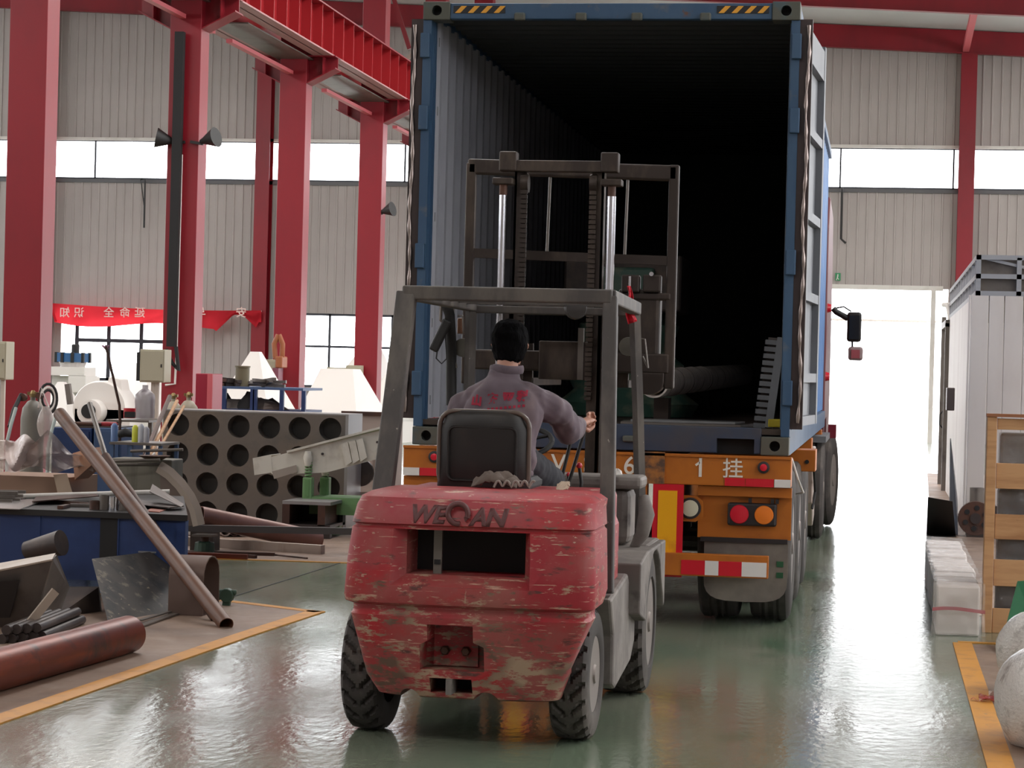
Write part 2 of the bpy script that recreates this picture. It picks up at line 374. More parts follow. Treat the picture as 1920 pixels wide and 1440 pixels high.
# fittings on the columns
def horn(px, py, Y, s, lab):
    p = D(px, py, Y)
    t = thing('floodlight', lab, 'light', p)
    B().lathe([(.03, 0), (.05, .06), (.07, .1), (.14, .26), (.145, .27)], p, (s, -.3, .25 if s > 0 else .2), 16).build('lamp_housing', m_blackmetal, t, smooth=40)
    B().bar(p+Vector((-.15*s, 0, 0)), p+Vector((.04*s, 0, -.03)), .04, .04).build('lamp_arm', m_blackmetal, t)
horn(328, 266, 31.2, -1, 'small dark floodlight on the left side of the second column')
horn(376, 266, 31.2, 1, 'small dark floodlight on the right side of the second column')
horn(714, 398, 43.3, 1, 'small grey floodlight on the right side of the fourth column')
t = thing('cable_duct', 'black cable duct running down the second red column', 'duct', D(337, 400, 31.2))
B().bar(D(338, 60, 31.15), D(322, 650, 31.15), .13, .1).build('duct_cover', m_dark, t)
B().tube([D(341, 290, 31.2), D(331, 660, 31.2), D(328, 720, 31.2), D(310, 722, 31.2)], .016, 8).build('conduit', m_white, t)
B().tube([D(311, 655, 31.1), D(322, 680, 31.1), D(335, 695, 31.1), D(330, 650, 31.1)], .03, 8).build('cable_loop', m_dark, t)
t = thing('wall_bracket', 'thin black rod bracket hanging under the high windows', 'bracket', D(268, 340, 59.8))
B().tube([D(264, 336, 59.8), D(272, 336, 59.8), D(270, 427, 59.8)], .025, 6).tube([D(264, 336, 59.8), D(270, 385, 59.8)], .015, 6).build('rod', m_blackmetal, t)
t = thing('wall_pipe', 'thin black bent rod on the wall right of the container', 'pipe', D(1577, 400, 59.8))
B().tube([D(1579, 352, 59.8), D(1577, 448, 59.8), D(1586, 456, 59.8)], .03, 6).build('rod', m_blackmetal, t)
t = thing('exit_sign', 'small green running figure exit sign above the bright door', 'sign', D(1571, 519, 59.9))
B().pb(1566, 512, 1576, 526, 59.93, .07).build('sign_panel', mat('sign green', (52, 140, 92), .5), t)
B().pb(1570, 514, 1572, 517, 59.92, .01).bar(D(1571, 517, 59.92), D(1570, 521, 59.92), .02, .03).bar(D(1570, 521, 59.92), D(1573, 524, 59.92), .02, .02).bar(D(1570, 521, 59.92), D(1568, 525, 59.92), .02, .02).build('running_figure', m_white, t)

# banner hung across the left windows, its lettering seen from behind
m_ban = mat('red banner cloth', (196, 24, 44), .8)
nt = m_ban.node_tree; tl = nt.nodes.new('ShaderNodeBsdfTranslucent'); tl.inputs[0].default_value = lin((236, 60, 70)); mxs = nt.nodes.new('ShaderNodeMixShader'); mxs.inputs[0].default_value = .45
pr_ = nt.nodes['Principled BSDF']; out = nt.nodes['Material Output']; nt.links.new(pr_.outputs[0], mxs.inputs[1]); nt.links.new(tl.outputs[0], mxs.inputs[2]); nt.links.new(mxs.outputs[0], out.inputs[0])
t = thing('banner', 'long red cloth banner with pale characters seen from behind, strung across the left windows', 'banner', D(290, 585, 59.38))
def ban(u, v):
    x = 92 + u*398
    top = 568 + 14*u + 5*math.sin(u*3.1)
    hgt = 34 - 4*u + 6*math.sin(u*9)
    if u > .78: hgt = max(8, 34*abs(u-.89)/.09) if u < .98 else 22
    return D(x + (v*10 if u < .02 else 0), top + v*hgt, 59.38 + .08*math.sin(u*40) + .05*math.sin(v*5+u*17))
B().grid(ban, 80, 8).build('cloth', m_ban, t, smooth=80)
for px, py in ((92, 568), (490, 584)): B().tube([D(px, py, 59.4), D(px, py-4, 59.99)], .012, 6).build('tie_cord', m_white, t)
m_bt = mat('banner lettering', (240, 208, 200), .8)
for ch, px in (('知', 121), ('识', 148), ('全', 204), ('命', 234), ('延', 262), ('与', 376), ('安', 452)):
    p = D(px, 587, 59.2); text_obj(ch, .3, FACE(p.x, p.y, p.z, -1), m_bt, t, .004, .01)
# ------------------------------------------------------------------ container
XL, XR, YR, YE, ZC, ZK = -3.0, -.56, 14.55, 24.2, 1.10, 3.985
m_cb = mat('container blue paint', (50, 78, 108), .5, layers=[((62, 88, 116), (3, 3, 1), .45, .65), ((92, 96, 104), (5, 5, 5), .6, .72), ((96, 66, 52), (9, 9, 9), .67, .74)])
m_cbs = mat('container side blue', (74, 116, 170), .45, layers=[((92, 130, 180), (1, 1, .3), .4, .7)])
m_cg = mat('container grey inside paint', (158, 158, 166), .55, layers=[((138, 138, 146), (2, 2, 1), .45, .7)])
m_cast = mat('weathered casting', (84, 84, 76), .6, layers=[((70, 90, 100), (6, 6, 6), .5, .7)])
m_door = mat('container door grey', (112, 114, 120), .5, layers=[((96, 98, 104), (3, 3, 1), .5, .7)])
C = thing('shipping_container', 'tall blue shipping container with its rear doors open and dark empty inside', 'container', (-1.78, YR, ZC))
def corr(x, y0, y1, z0, z1, dep, pitch, s):
    pr = []; y = y0
    while y < y1-pitch*.5:
        pr += [(x, y), (x, y+pitch*.25), (x+s*dep, y+pitch*.5), (x+s*dep, y+pitch*.75)]; y += pitch
    pr.append((x, y1))
    return pr
for X, s, nm in ((XL+.03, 1, 'side_wall'), (XR-.03, -1, 'side_wall')):
    pr = corr(X, YR+.12, YE-.1, 0, 0, .036, .278, s)
    b = B(); b.loft([[(x, y, ZC+.17) for x, y in pr], [(x, y, ZK-.08) for x, y in pr]], cap=False, closed=False)
    o = b.build(nm, m_cbs, C, solid=.004)
    b = B(); b.loft([[(x+s*.006, y, ZC+.17) for x, y in pr], [(x+s*.006, y, ZK-.08) for x, y in pr]], cap=False, closed=False)
    b.build('inner_lining', m_cg, C)
zz = []
y = YR+.1
while y < YE-.2: zz += [(y, ZK-.03), (y+.06, ZK-.03), (y+.1, ZK-.055), (y+.16, ZK-.055)]; y += .21
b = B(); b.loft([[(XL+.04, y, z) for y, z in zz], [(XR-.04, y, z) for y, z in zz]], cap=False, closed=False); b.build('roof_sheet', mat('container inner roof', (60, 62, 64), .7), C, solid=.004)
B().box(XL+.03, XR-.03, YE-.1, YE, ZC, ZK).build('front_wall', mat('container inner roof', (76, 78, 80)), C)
B().box(XL+.01, XR-.01, YR+.05, YE, ZK-.022, ZK-.004).build('roof_light_seal', m_cbs, C)  # unseen sheet added over the roof to stop light leaking inside
B().box(XL+.02, XR-.02, YR+.1, YE, ZC+.10, ZC+.125).build('floor_pan', m_dark, C)
B().box(XL+.05, XR-.05, YR+.06, YE-.1, ZC+.13, ZC+.165).build('floor_boards', mat('container floor wood', (72, 58, 50), .6, layers=[((96, 84, 78), (1, 8, 8), .5, .7)]), C)
for X in (XL, XR-.06): B().box(X, X+.06, YR+.15, YE-.15, ZC, ZC+.16).build('bottom_rail', m_cb, C)
for X in (XL, XR-.06): B().box(X, X+.06, YR+.15, YE-.15, ZK-.09, ZK-.02).build('top_rail', m_cb, C)
for k in range(16):
    B().box(XL+.08, XR-.08, YR+.5+k*.6, YR+.56+k*.6, ZC, ZC+.13).build('cross_member', m_cb, C)
for s, X in ((1, XL), (-1, XR)):
    p = B().prism([(X, YR+.02), (X+s*.055, YR+.02), (X+s*.055, YR+.12), (X+s*.065, YR+.12), (X+s*.065, YR+.17), (X, YR+.17)], ZC+.12, ZK-.11, 'z').build('corner_post', m_cb, C)
    for zk in (1.42, 2.25, 3.15, 3.62):
        B().box(X-.012 if s > 0 else X-.05, X+.05 if s > 0 else X+.012, YR-.015, YR+.02, zk, zk+.16).build('hinge', m_cb, C, bevel=.006)
    for z0 in (ZC, ZK-.118):
        c = B().box(X if s > 0 else X-.178, X+.178 if s > 0 else X, YR, YR+.162, z0, z0+.118).build('corner_casting', m_cast, C, bevel=.006)
        cx = X+s*.09
        cut(c, [B().lathe([(.034, 0), (.034, .2)], (cx, YR-.05, z0+.06), (0, 1, 0), 16)])
        B().box(cx-.05, cx+.05, YR+.08, YR+.09, z0+.01, z0+.1).build('casting_cavity', m_dark, c)
B().box(XL+.178, XR-.178, YR+.01, YR+.08, ZK-.112, ZK-.01).build('door_header', m_cb, C, bevel=.006)
sill = B().box(XL+.178, XR-.178, YR+.01, YR+.12, ZC+.005, ZC+.172).build('door_sill', mat('grimy sill blue', (46, 58, 80), .6, layers=[((62, 62, 72), (3, 3, 3), .45, .65)]), C, bevel=.006)
cut(sill, [B().box(-1.02, -.78, YR-.1, YR+.3, ZC-.05, ZC+.10), B().box(-2.78, -2.54, YR-.1, YR+.3, ZC-.05, ZC+.10)])
B().box(-1.04, -.76, YR+.1, YR+.14, ZC, ZC+.11).build('pocket_back', m_dark, C)
for x in (-2.36, -1.96, -1.6, -1.16):
    B().box(x-.035, x+.035, YR-.03, YR+.01, ZK-.125, ZK-.075).build('lock_keeper', m_cast, C, bevel=.01)
for x in (-1.58,): B().box(x-.04, x+.04, YR-.03, YR+.01, ZC+.06, ZC+.10).build('lock_keeper', m_cast, C, bevel=.01)
# hazard strips on the header
m_hz = mat('hazard yellow', (226, 160, 52), .5); m_hk = mat('hazard black', (28, 28, 32), .5)
for x0, x1 in ((XL+.20, XL+.54), (XR-.53, XR-.20)):
    st = B().box(x0, x1, YR+.004, YR+.01, ZK-.075, ZK-.028).build('hazard_strip', m_hk, C)
    n = 4
    for k in range(n):
        a = x0+.01+k*(x1-x0)/n
        B().prism([(a, ZK-.074), (a+.035, ZK-.074), (a+.078, ZK-.029), (a+.043, ZK-.029)], YR+.002, YR+.004, 'y').build('stripe', m_hz, st)
# right door leaf, swung right round against the side
def leaf(hx, ang, lab, s):
    # door built in its own plane: u from hinge outwards, n is the side seen (inner grey face)
    t = B(); W = 1.16; H0 = ZC+.19; H1 = ZK-.13
    dv = Vector((math.sin(ang)*s, math.cos(ang), 0)); nv = Vector((dv.y*s, -dv.x*s, 0)); o = Vector((hx, YR+.04, 0))
    def bx(b, u0, u1, n0, n1, z0, z1):
        vs = [o+dv*u+nv*n+Vector((0, 0, z)) for z in (z0, z1) for u, n in ((u0, n0), (u1, n0), (u1, n1), (u0, n1))]
        return b.add(vs, [(3,2,1,0),(4,5,6,7),(0,1,5,4),(1,2,6,5),(2,3,7,6),(3,0,4,7)])
    d = bx(B(), 0, W, .0, .02, H0, H1).build('door_leaf', m_door, C)
    b = B()
    for u in ((0, .1), (W-.1, W)): bx(b, u[0], u[1], .02, .065, H0, H1)
    b.build('stile', m_door, d)
    zs = [H0, 1.57, 2.10, 2.62, 3.16, 3.62]
    for i, z in enumerate(zs): bx(B(), .1, W-.1, .02, .062, z, z+(.06 if i < 5 else .2)).build('cross_rail', m_door, d)
    for z in [1.40]+[1.72+k*.13 for k in range(12)]:
        bx(B(), .42, .47, .02, .026, z, z+.03).build('rivet_hole', m_dark, d)
    for u in (.25, .85):
        p = o+dv*u-nv*.05
        B().tube([p+Vector((0, 0, H0-.03)), p+Vector((0, 0, H1+.05))], .017, 10).build('locking_bar', m_chrome, d, smooth=60)
        for z in (H0+.1, 1.9, 2.6, 3.3, H1-.1): bx(B(), u-.05, u+.05, -.075, 0, z-.03, z+.03).build('bar_bracket', m_cast, d)
    g = bx(B(), -.01, .02, -.01, .075, H0-.02, H1+.02).build('gasket', mat('door gasket', (58, 44, 44), .5), d)
    # wavy shiny edge strip
    q = o-dv*.018+nv*.05
    B().tube([q+Vector((.006*math.sin(z*9), -.004, z)) for z in [H0+.02+i*(H1-H0-.04)/60 for i in range(61)]], [.011+.004*math.sin(i*1.6) for i in range(61)], 8).build('edge_strip', mat('tarnished strip', (150, 136, 130), .32, .9), d, smooth=60)
    return d
leaf(XR+.005, .06, 'r', 1)
leaf(XL-.005, .02, 'l', -1)
# lettering patches on the blue outer side
for y, z in ((17.2, 2.55), (17.2, 2.3), (17.2, 2.05), (17.3, 2.9)):
    B().box(XR-.004, XR+.001, y, y+.22, z, z+.14).build('side_marking', m_white, C)

# ------------------------------------------------------------------ what stands in the container
t = thing('steel_plate', 'flat grey steel plate lying on the container floor by the sill', 'plate', (-1.3, 15.2, ZC+.165))
B().prism([(-1.66, 14.75), (-.88, 14.75), (-.83, 15.3), (-1.7, 15.3)], ZC+.166, ZC+.185, 'z').build('plate', m_greysteel, t)
B().prism([(-1.60, 14.8), (-.92, 14.8), (-.88, 15.2), (-1.6, 15.2)], ZC+.187, ZC+.20, 'z').build('plate', m_steel, t)
a = D(1226, 719, 15.3); c = D(1392, 703, 21.5)
t = thing('wrapped_pipe', 'long pipe in pale wrapping lying inside the container beside the mast', 'pipe', a)
m_wr = mat('pale pipe wrapping', (232, 220, 212), .6, layers=[((186, 174, 166), (3, 26, 3), .5, .6)])
B().pipe(a, c, .098, .012, 28).build('pipe_shell', m_wr, t, smooth=60)
for k in range(5):
    p = a.lerp(c, .04+.1*k); q = a.lerp(c, .043+.1*k); B().pipe(p, q, .1025, .006, 28).build('wrap_band', mat('dark tape', (120, 108, 104)), t, smooth=60)
t = thing('timber_block', 'dark timber block under the wrapped pipe in the container', 'block', (-1.45, 15.6, ZC+.165))
for yy in (15.5, 20.5): B().box(-1.52, -1.42, yy, yy+.2, ZC+.165, a.z-.1 + (c.z-a.z)*(yy-15.3)/6.2).build('block', mat('dark timber', (60, 48, 42), .8), t)
t = thing('slotted_channel', 'grey slotted steel channel leaning against the container post inside', 'channel', D(1438, 800, 14.9))
p = D(1441, 803, 14.85); q = D(1465, 634, 15.0); u = (q-p).normalized(); L_ = (q-p).length
B().bar(p+Vector((.0, 0, 0)), q, .05, .035, (0, 1, 0)).build('back', m_door, t)
for k in range(13):
    e = p+u*(L_*(k+.3)/13); B().bar(e+Vector((-.1, 0, .005)), e+Vector((-.02, 0, 0)), .012, .03).build('rung', m_door, t)
B().bar(p+Vector((-.04, .03, 0)), q+Vector((-.04, .03, 0)), .09, .005, (0, 1, 0)).build('web', m_darksteel, t)
t = thing('yellow_block', 'small yellow block on the container sill at the right', 'block', D(1452, 802, 14.9))
B().pb(1440, 786, 1464, 801, 14.8, .1).build('block', mat('yellow foam', (196, 176, 44), .6), t, bevel=.006)
t = thing('wrapped_machine', 'machine bundled in green plastic film deep inside the container', 'machine', (-1.9, 17.5, ZC+.165))
m_gf = mat('green wrapping', (70, 104, 92), .35, layers=[((120, 130, 112), (5, 5, 5), .5, .65)])
b = B()
for k in range(9):
    z = ZC+.17+k*.12; w_ = .5-.03*k+.05*math.sin(k*2); b.v += []
rings = []
for k in range(9):
    z = ZC+.17+k*.1; w_ = .52-.025*k+.06*math.sin(k*2.1)
    rings.append([(-1.95+w_*math.cos(a_)*(1+.06*math.sin(3*a_+k)), 17.6+.8*w_*math.sin(a_), z) for a_ in [i*6.2832/20 for i in range(20)]])
B().loft(rings).build('plastic_wrap', m_gf, t, smooth=50)
B().box(-2.4, -1.5, 17.2, 18.0, 2.07, 2.5).build('machine_housing', m_darksteel, t, bevel=.02)
B().box(-2.1, -1.7, 17.1, 17.2, 2.15, 2.4).build('cover', m_gf, t, bevel=.02)

# ------------------------------------------------------------------ trailer
m_or = mat('trailer orange paint', (186, 104, 28), .45, layers=[((164, 88, 28), (2, 2, 2), .45, .65), ((84, 58, 48), (3.5, 3.5, 5), .63, .72)])
m_rt = mat('red reflective tape', (206, 26, 44), .35); m_wt = mat('white reflective tape', (226, 218, 214), .35)
T = thing('container_trailer', 'orange skeletal trailer carrying the container, with hazard tape and tail lamps', 'trailer', (-1.78, 14.4, 0))
BY = 14.38
zt = 1.095; zb_ = .905
B().box(-3.02, -.535, BY, BY+.16, zb_, zt).build('rear_beam', m_or, T, bevel=.006)
B().box(-3.02, -.535, BY-.012, BY+.01, zt-.012, zt+.004).build('beam_lip', m_or, T)
pl = B().box(-1.52, -1.33, BY-.012, BY, zb_, zt+.012).build('worn_plate', mat('scuffed orange', (168, 104, 50), .5, layers=[((86, 62, 52), (9, 9, 9), .42, .58)]), T)
m_num = mat('white stencil paint', (226, 214, 204), .6)
def tp(px, s, size): p = D(px, 883, BY); text_obj(s, size, FACE(p.x, BY-.003, (zt+zb_)/2+.01), m_num, T, .002, .006)
tp(1047, 'V', .16); tp(1104, 'S', .16); tp(1180, '6', .16); tp(1313, '1', .17); tp(1374, '挂', .135)
for x0, x1, mt in ((-.82, -.64, m_rt), (-.64, -.535, m_wt), (-3.02, -2.91, m_wt), (-2.91, -2.79, m_rt), (-.95, -.82, m_rt)):
    B().box(x0+.002, x1-.002, BY-.006, BY, zb_+.002, zb_+.052).build('reflective_tape', mt, T)
m_lens = mat('red lamp lens', (206, 30, 50), .25); m_bez = mat('lamp bezel', (40, 32, 34), .5)
for px in (815, 1432):
    p = D(px, 872 if px > 1000 else 851, BY)
    l = B().lathe([(.038, 0), (.038, .016), (.026, .02)], (p.x, BY, zb_+.125), (0, -1, 0), 20).build('marker_lamp', m_bez, T)
    B().lathe([(.024, .0), (.022, .026), (.008, .03)], (p.x, BY, zb_+.125), (0, -1, 0), 20).build('lens', m_lens, l, smooth=50)
_p = D(1313, 883, BY).x; B().bar((_p-.03, BY-.003, zt-.065), (_p-.004, BY-.003, zt-.045), .004, .014).build('lettering', m_num, T)
# cross frame behind, chassis rails, axles
for x in (-2.25, -1.3): B().box(x-.06, x+.06, BY+.15, 23.5, .72, 1.08).build('chassis_rail', m_or, T)
for y in (16.4, 19.5, 22.8): B().box(-3.0, -.44 if y < 17 else -.56, y, y+.35, .93, 1.085).build('bolster', m_or, T, bevel=.005)
B().lathe([(.015, 0), (.015, .01)], (-.50, 16.4, 1.0), (0, -1, 0), 12).build('bolt_hole', m_dark, T)
# lamp board and panels under the beam (right and mirrored left)
for s in (1, -1):
    M_ = lambda x: x if s == 1 else -3.555-x
    def mb(x0, x1, y0, y1, z0, z1): a_, b_ = sorted((M_(x0), M_(x1))); return B().box(a_, b_, y0, y1, z0, z1)
    bd = mb(-1.12, -.53, BY+.10, BY+.115, .57, .90).build('lamp_board', m_or, T)
    mb(-1.12, -.53, BY+.05, BY+.12, .84, .90).build('board_flange', m_or, T)
    mb(-1.10, -.55, BY+.085, BY+.1, .545, .575).build('flap_clamp', m_bez, T)
    lb = mb(-.93, -.62, BY+.04, BY+.10, .655, .80).build('tail_lamp', m_bez, T, bevel=.015)
    for x, mt in ((-.855, m_lens), (-.70, mat('amber lamp lens', (232, 122, 40), .25))):
        B().lathe([(.06, 0), (.056, .012), (.02, .018)], (M_(x), BY+.04, .728), (0, -1, 0), 24).build('lens', mt, lb, smooth=50)
    for x in (-.8, -.66, -.63): mb(x, x+.02, BY+.05, BY+.08, .80, .83).build('mounting_bolt', m_bez, lb)
    rl = B().prism([(M_(-1.29), .67), (M_(-1.13), .67), (M_(-1.085), .70), (M_(-1.085), .80), (M_(-1.13), .835), (M_(-1.29), .835)], BY+.05, BY+.09, 'y').build('reversing_lamp_bracket', m_or, T)
    l = B().lathe([(.068, 0), (.068, .02), (.06, .022)], (M_(-1.165), BY+.05, .755), (0, -1, 0), 24).build('reversing_lamp', m_bez, T)
    B().lathe([(.054, 0), (.052, .026), (.02, .03)], (M_(-1.165), BY+.05, .755), (0, -1, 0), 24).build('lens', mat('cream lens', (206, 198, 176), .4), l, smooth=50)
    sg = mb(-1.40, -1.205, BY-.01, BY+.0, .32, .905)
    o = sg.build('warning_board', m_rt, T)
    ins = mb(-1.365, -1.245, BY-.016, BY-.01, .36, .865).build('yellow_insert', mat('reflective yellow', (240, 168, 24), .35, layers=[((214, 138, 30), (7, 7, 7), .5, .7)]), o)
    fl = []
    for k in range(13):
        a_ = math.pi*k/12; fl.append((M_(-.81+.265*math.copysign(abs(math.cos(a_))**.55, math.cos(a_))), .34-.17*math.sin(a_)**.6))
    o = B().prism([(M_(-.545), .56), *fl, (M_(-1.075), .56)], BY+.1, BY+.11, 'y').build('mud_flap', mat('mud flap rubber', (104, 94, 88), .7, layers=[((132, 122, 112), (2, 2, 2), .5, .7)]), T)
    if s == 1:
        for zz_ in (.40, .33): B().box(-.615, -.572, BY+.095, BY+.1, zz_, zz_+.035).build('flap_emblem', m_dgreen, o)
# under-run bumper
bp = B().box(-2.38+.0, -.66, BY-.06, BY+.02, .335, .475).build('bumper_bar', m_or, T, bevel=.004)
x = -1.205; seq = [(.150, m_rt), (.085, m_wt), (.145, m_rt), (.155, m_wt)]
for wd_, mt in seq:
    B().box(x, x+wd_, BY-.066, BY-.06, .345, .435).build('reflective_tape', mt, bp); x += wd_
for xx in (-1.5, -1.3, -2.1): B().box(xx, xx+.06, BY+.02, BY+.12, .34, .92).build('bumper_hanger', m_or, T)
# wheels
m_tyre = mat('dusty tyre rubber', (60, 54, 52), .8, layers=[((92, 84, 78), (3, 3, 3), .5, .7)])
m_rim = mat('steel wheel rim', (128, 118, 112), .5, .4)
def wheel(x, y, R, wd, parent, side=1, rot=0, name='wheel', tread='rib', mt=None, seg=64, rim=.55):
    """tyre whose axle is along X; side=+1 shows its rim towards +X"""
    us = [-1, -.93, -.78, -.72, -.6, -.46, -.34, -.2, -.07, .07, .2, .34, .46, .6, .72, .78, .93, 1]
    Rm = Matrix.Rotation(rot, 3, 'Z'); rings = []; c = Vector((x, y, R))
    n = seg if tread == 'rib' else 176
    for i in range(n):
        a_ = 6.28318*i/n; ring = []
        for u in us:
            crown = R*(1-.03*u*u) if abs(u) <= .8 else R*(.93 if abs(u) < .95 else .80)
            if abs(u) <= .8:
                if tread == 'rib':
                    if abs(abs(u)-.34) < .05 or abs(abs(u)-.07) < .02: crown -= .012
                else:
                    ph = (a_/6.28318*22 + abs(u)*1.25 + (.5 if u > 0 else 0)*0) % 1
                    if ph < .30: crown -= .022 if abs(u) > .1 else .006
            ring.append(c + Rm @ Vector((u*wd/2, math.cos(a_)*crown, math.sin(a_)*crown)))
        for u, rr in ((1.0, .64), (.9, rim), (.3, rim-.03), (-.3, rim-.03), (-.9, rim), (-1.0, .64)):
            ring.append(c + Rm @ Vector((u*wd/2, math.cos(a_)*R*rr, math.sin(a_)*R*rr)))
        rings.append(ring)
    b = B(); k = len(rings[0]); b.v = [p for r in rings for p in r]
    for i in range(n):
        for j in range(k): a_ = i*k+j; d_ = i*k+(j+1) % k; i2 = (i+1) % n; b.f.append((a_, d_, i2*k+(j+1) % k, i2*k+j))
    o = b.build(name, mt or m_tyre, parent, smooth=32)
    ax = Rm @ Vector((side, 0, 0)); c0 = c + ax*wd*.5
    r_ = B().lathe([(R*(rim+.01), -.01), (R*(rim-.03), -.02), (R*(rim-.06), -wd*.28), (R*.30, -wd*.2), (R*.28, -wd*.08), (R*.15, -wd*.05), (R*.13, .0), (R*.02, .0)], c0, ax, 32).build('rim', m_rim, o, smooth=35)
    return o, r_, c0, ax
for y in (15.12, 16.42, 17.72):
    for x in (-.67, -1.0, -2.56, -2.89):
        o, r_, c0, ax = wheel(x, y, .505, .27, T, 1 if x > -1.7 else -1)
    B().tube([(-2.9, y, .5), (-.65, y, .5)], .07, 12).build('axle', m_darksteel, T)
    for x in (-2.25, -1.3): B().box(x-.05, x+.05, y-.5, y+.5, .56, .66).build('leaf_spring', m_darksteel, T)
# side locker and landing leg
B().prism([(20.2, 1.0), (20.9, .98), (20.9, .35), (20.5, .28), (20.2, .5)], -.78, -.56, 'x').build('side_guard', mat('bare alloy', (178, 160, 150), .35, .6), T, bevel=.01)
B().tube([(-.6, 20.1, .95), (-.55, 20.05, .8), (-.54, 20.3, .6), (-.56, 20.2, .45)], .012, 6).build('air_hose', m_dark, T)
B().tube([(-.545, 14.7, 1.08), (-.50, 14.65, .95), (-.47, 14.8, .86), (-.52, 15.0, .84)], .007, 6).build('hanging_cord', m_white, T)

# ------------------------------------------------------------------ tractor unit
m_cab = mat('dark red cab paint', (96, 34, 42), .4)
K = thing('tractor_unit', 'dark red lorry tractor in front of the trailer, seen past the right container side', 'lorry', (-1.78, 24.5, 0))
cab = B().prism([(24.35, .75), (24.35, 3.2), (24.7, 3.55), (26.2, 3.45), (26.55, 2.9), (26.7, 1.9), (26.7, .55), (25.6, .55), (25.4, 1.15), (24.6, 1.15), (24.4, .75)], -2.98, -.575, 'x').build('cab', m_cab, K, bevel=.04)
B().box(-2.96, -.6, 24.28, 24.34, .9, 3.0).build('cab_back', m_blackmetal, K)
for z in (2.35, 1.62): B().lathe([(.05, 0), (.04, .04)], (-.575, 24.5, z), (1, 0, 0), 16).build('side_marker', m_lens, K)
B().box(-3.02, -.5, 22.1, 23.9, .98, 1.04).build('mudguard', mat('grey mudguard', (104, 104, 108), .6), K)
B().box(-.52, -.44, 23.9, 24.3, .98, 1.12).build('marker_light', mat('dark red lens', (110, 20, 36), .3), K)
for x in (-2.3, -1.25): B().box(x, x+.08, 21.8, 26.3, .6, .85).build('frame_rail', m_blackmetal, K)
for x in (-.66, -.99, -2.56, -2.88): wheel(x, 22.95, .50, .27, K, 1 if x > -1.7 else -1)
for x in (-.60, -2.95): wheel(x, 25.0, .50, .27, K, 1 if x > -1.7 else -1, rot=-.10)
mr = thing('mirror_anchor', '', '') if False else None
a = D(1568, 585, 25.9); c = D(1590, 597, 25.9)
B().tube([D(1562, 578, 25.9), a, c], .035, 10).build('mirror_arm', m_blackmetal, K, smooth=50)
B().tube([D(1566, 578, 25.9), D(1582, 575, 25.9), D(1596, 584, 25.9)], .01, 6).build('mirror_stay', m_blackmetal, K)
o = B().pb(1588, 585, 1615, 641, 25.85, .12).build('mirror_housing', m_blackmetal, K, bevel=.03)
B().pb(1592, 592, 1611, 636, 25.83, .02).build('mirror_glass', mat('mirror glass', (60, 62, 66), .1, .9), o)
o = B().pb(1590, 650, 1618, 676, 25.85, .12).build('wide_mirror', mat('pale mirror back', (160, 140, 140), .4), K, bevel=.03)
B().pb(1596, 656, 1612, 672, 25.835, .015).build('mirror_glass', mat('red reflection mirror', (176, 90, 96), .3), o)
B().tube([D(1598, 640, 25.9), D(1598, 652, 25.9)], .012, 6).build('mirror_link', m_blackmetal, K)
# ------------------------------------------------------------------ forklift
m_fr = mat('scuffed forklift red', (152, 38, 48), .5, layers=[((150, 84, 78), (2.5, 2.5, 2.5), .4, .66), ((168, 34, 42), (3, 3, 5), .5, .66), ((190, 152, 132), (6, 8, 90), .62, .66), ((176, 132, 116), (16, 16, 50), .645, .68), ((168, 120, 106), (50, 50, 12), .68, .71), ((92, 52, 50), (7, 7, 26), .60, .68), ((96, 84, 66), (3, 3, 6), .63, .70), ((190, 164, 144), (24, 24, 60), .67, .70)])
# heavier scraping on the lower body, dust on top
def worn(m, z0, z1):
    nt = m.node_tree; N = nt.nodes; L = nt.links; b = N['Principled BSDF']; src = b.inputs['Base Color'].links[0].from_socket
    tc = N.new('ShaderNodeTexCoord'); sx = N.new('ShaderNodeSeparateXYZ'); L.new(tc.outputs['Object'], sx.inputs[0])
    r = N.new('ShaderNodeMapRange'); r.inputs[1].default_value = z0; r.inputs[2].default_value = z1; L.new(sx.outputs[2], r.inputs[0])
    n = N.new('ShaderNodeTexNoise'); mp = N.new('ShaderNodeMapping'); mp.inputs['Scale'].default_value = (8, 8, 24); L.new(tc.outputs['Object'], mp.inputs[0]); L.new(mp.outputs[0], n.inputs[0]); n.inputs['Scale'].default_value = 1; n.inputs['Detail'].default_value = 9; n.inputs['Roughness'].default_value = .72
    a = N.new('ShaderNodeMath'); a.operation = 'MULTIPLY_ADD'; a.inputs[1].default_value = -.14; L.new(r.outputs[0], a.inputs[0]); L.new(n.outputs[0], a.inputs[2])
    s = N.new('ShaderNodeMapRange'); s.inputs[1].default_value = .475; s.inputs[2].default_value = .535; L.new(a.outputs[0], s.inputs[0])
    n2 = N.new('ShaderNodeTexNoise'); n2.inputs['Scale'].default_value = 4; L.new(tc.outputs['Object'], n2.inputs[0])
    cr = N.new('ShaderNodeMix'); cr.data_type = 'RGBA'; cr.inputs[6].default_value = lin((170, 140, 118)); cr.inputs[7].default_value = lin((104, 78, 66)); s2 = N.new('ShaderNodeMapRange'); s2.inputs[1].default_value = .45; s2.inputs[2].default_value = .6; L.new(n2.outputs[0], s2.inputs[0]); L.new(s2.outputs[0], cr.inputs[0])
    mx = N.new('ShaderNodeMix'); mx.data_type = 'RGBA'; L.new(s.outputs[0], mx.inputs[0]); L.new(src, mx.inputs[6]); L.new(cr.outputs[2], mx.inputs[7]); L.new(mx.outputs[2], b.inputs['Base Color'])
worn(m_fr, .35, .95)
m_fg = mat('dusty forklift grey', (104, 96, 92), .65, layers=[((128, 120, 114), (4, 4, 4), .42, .62), ((74, 66, 62), (6, 6, 6), .6, .72)])
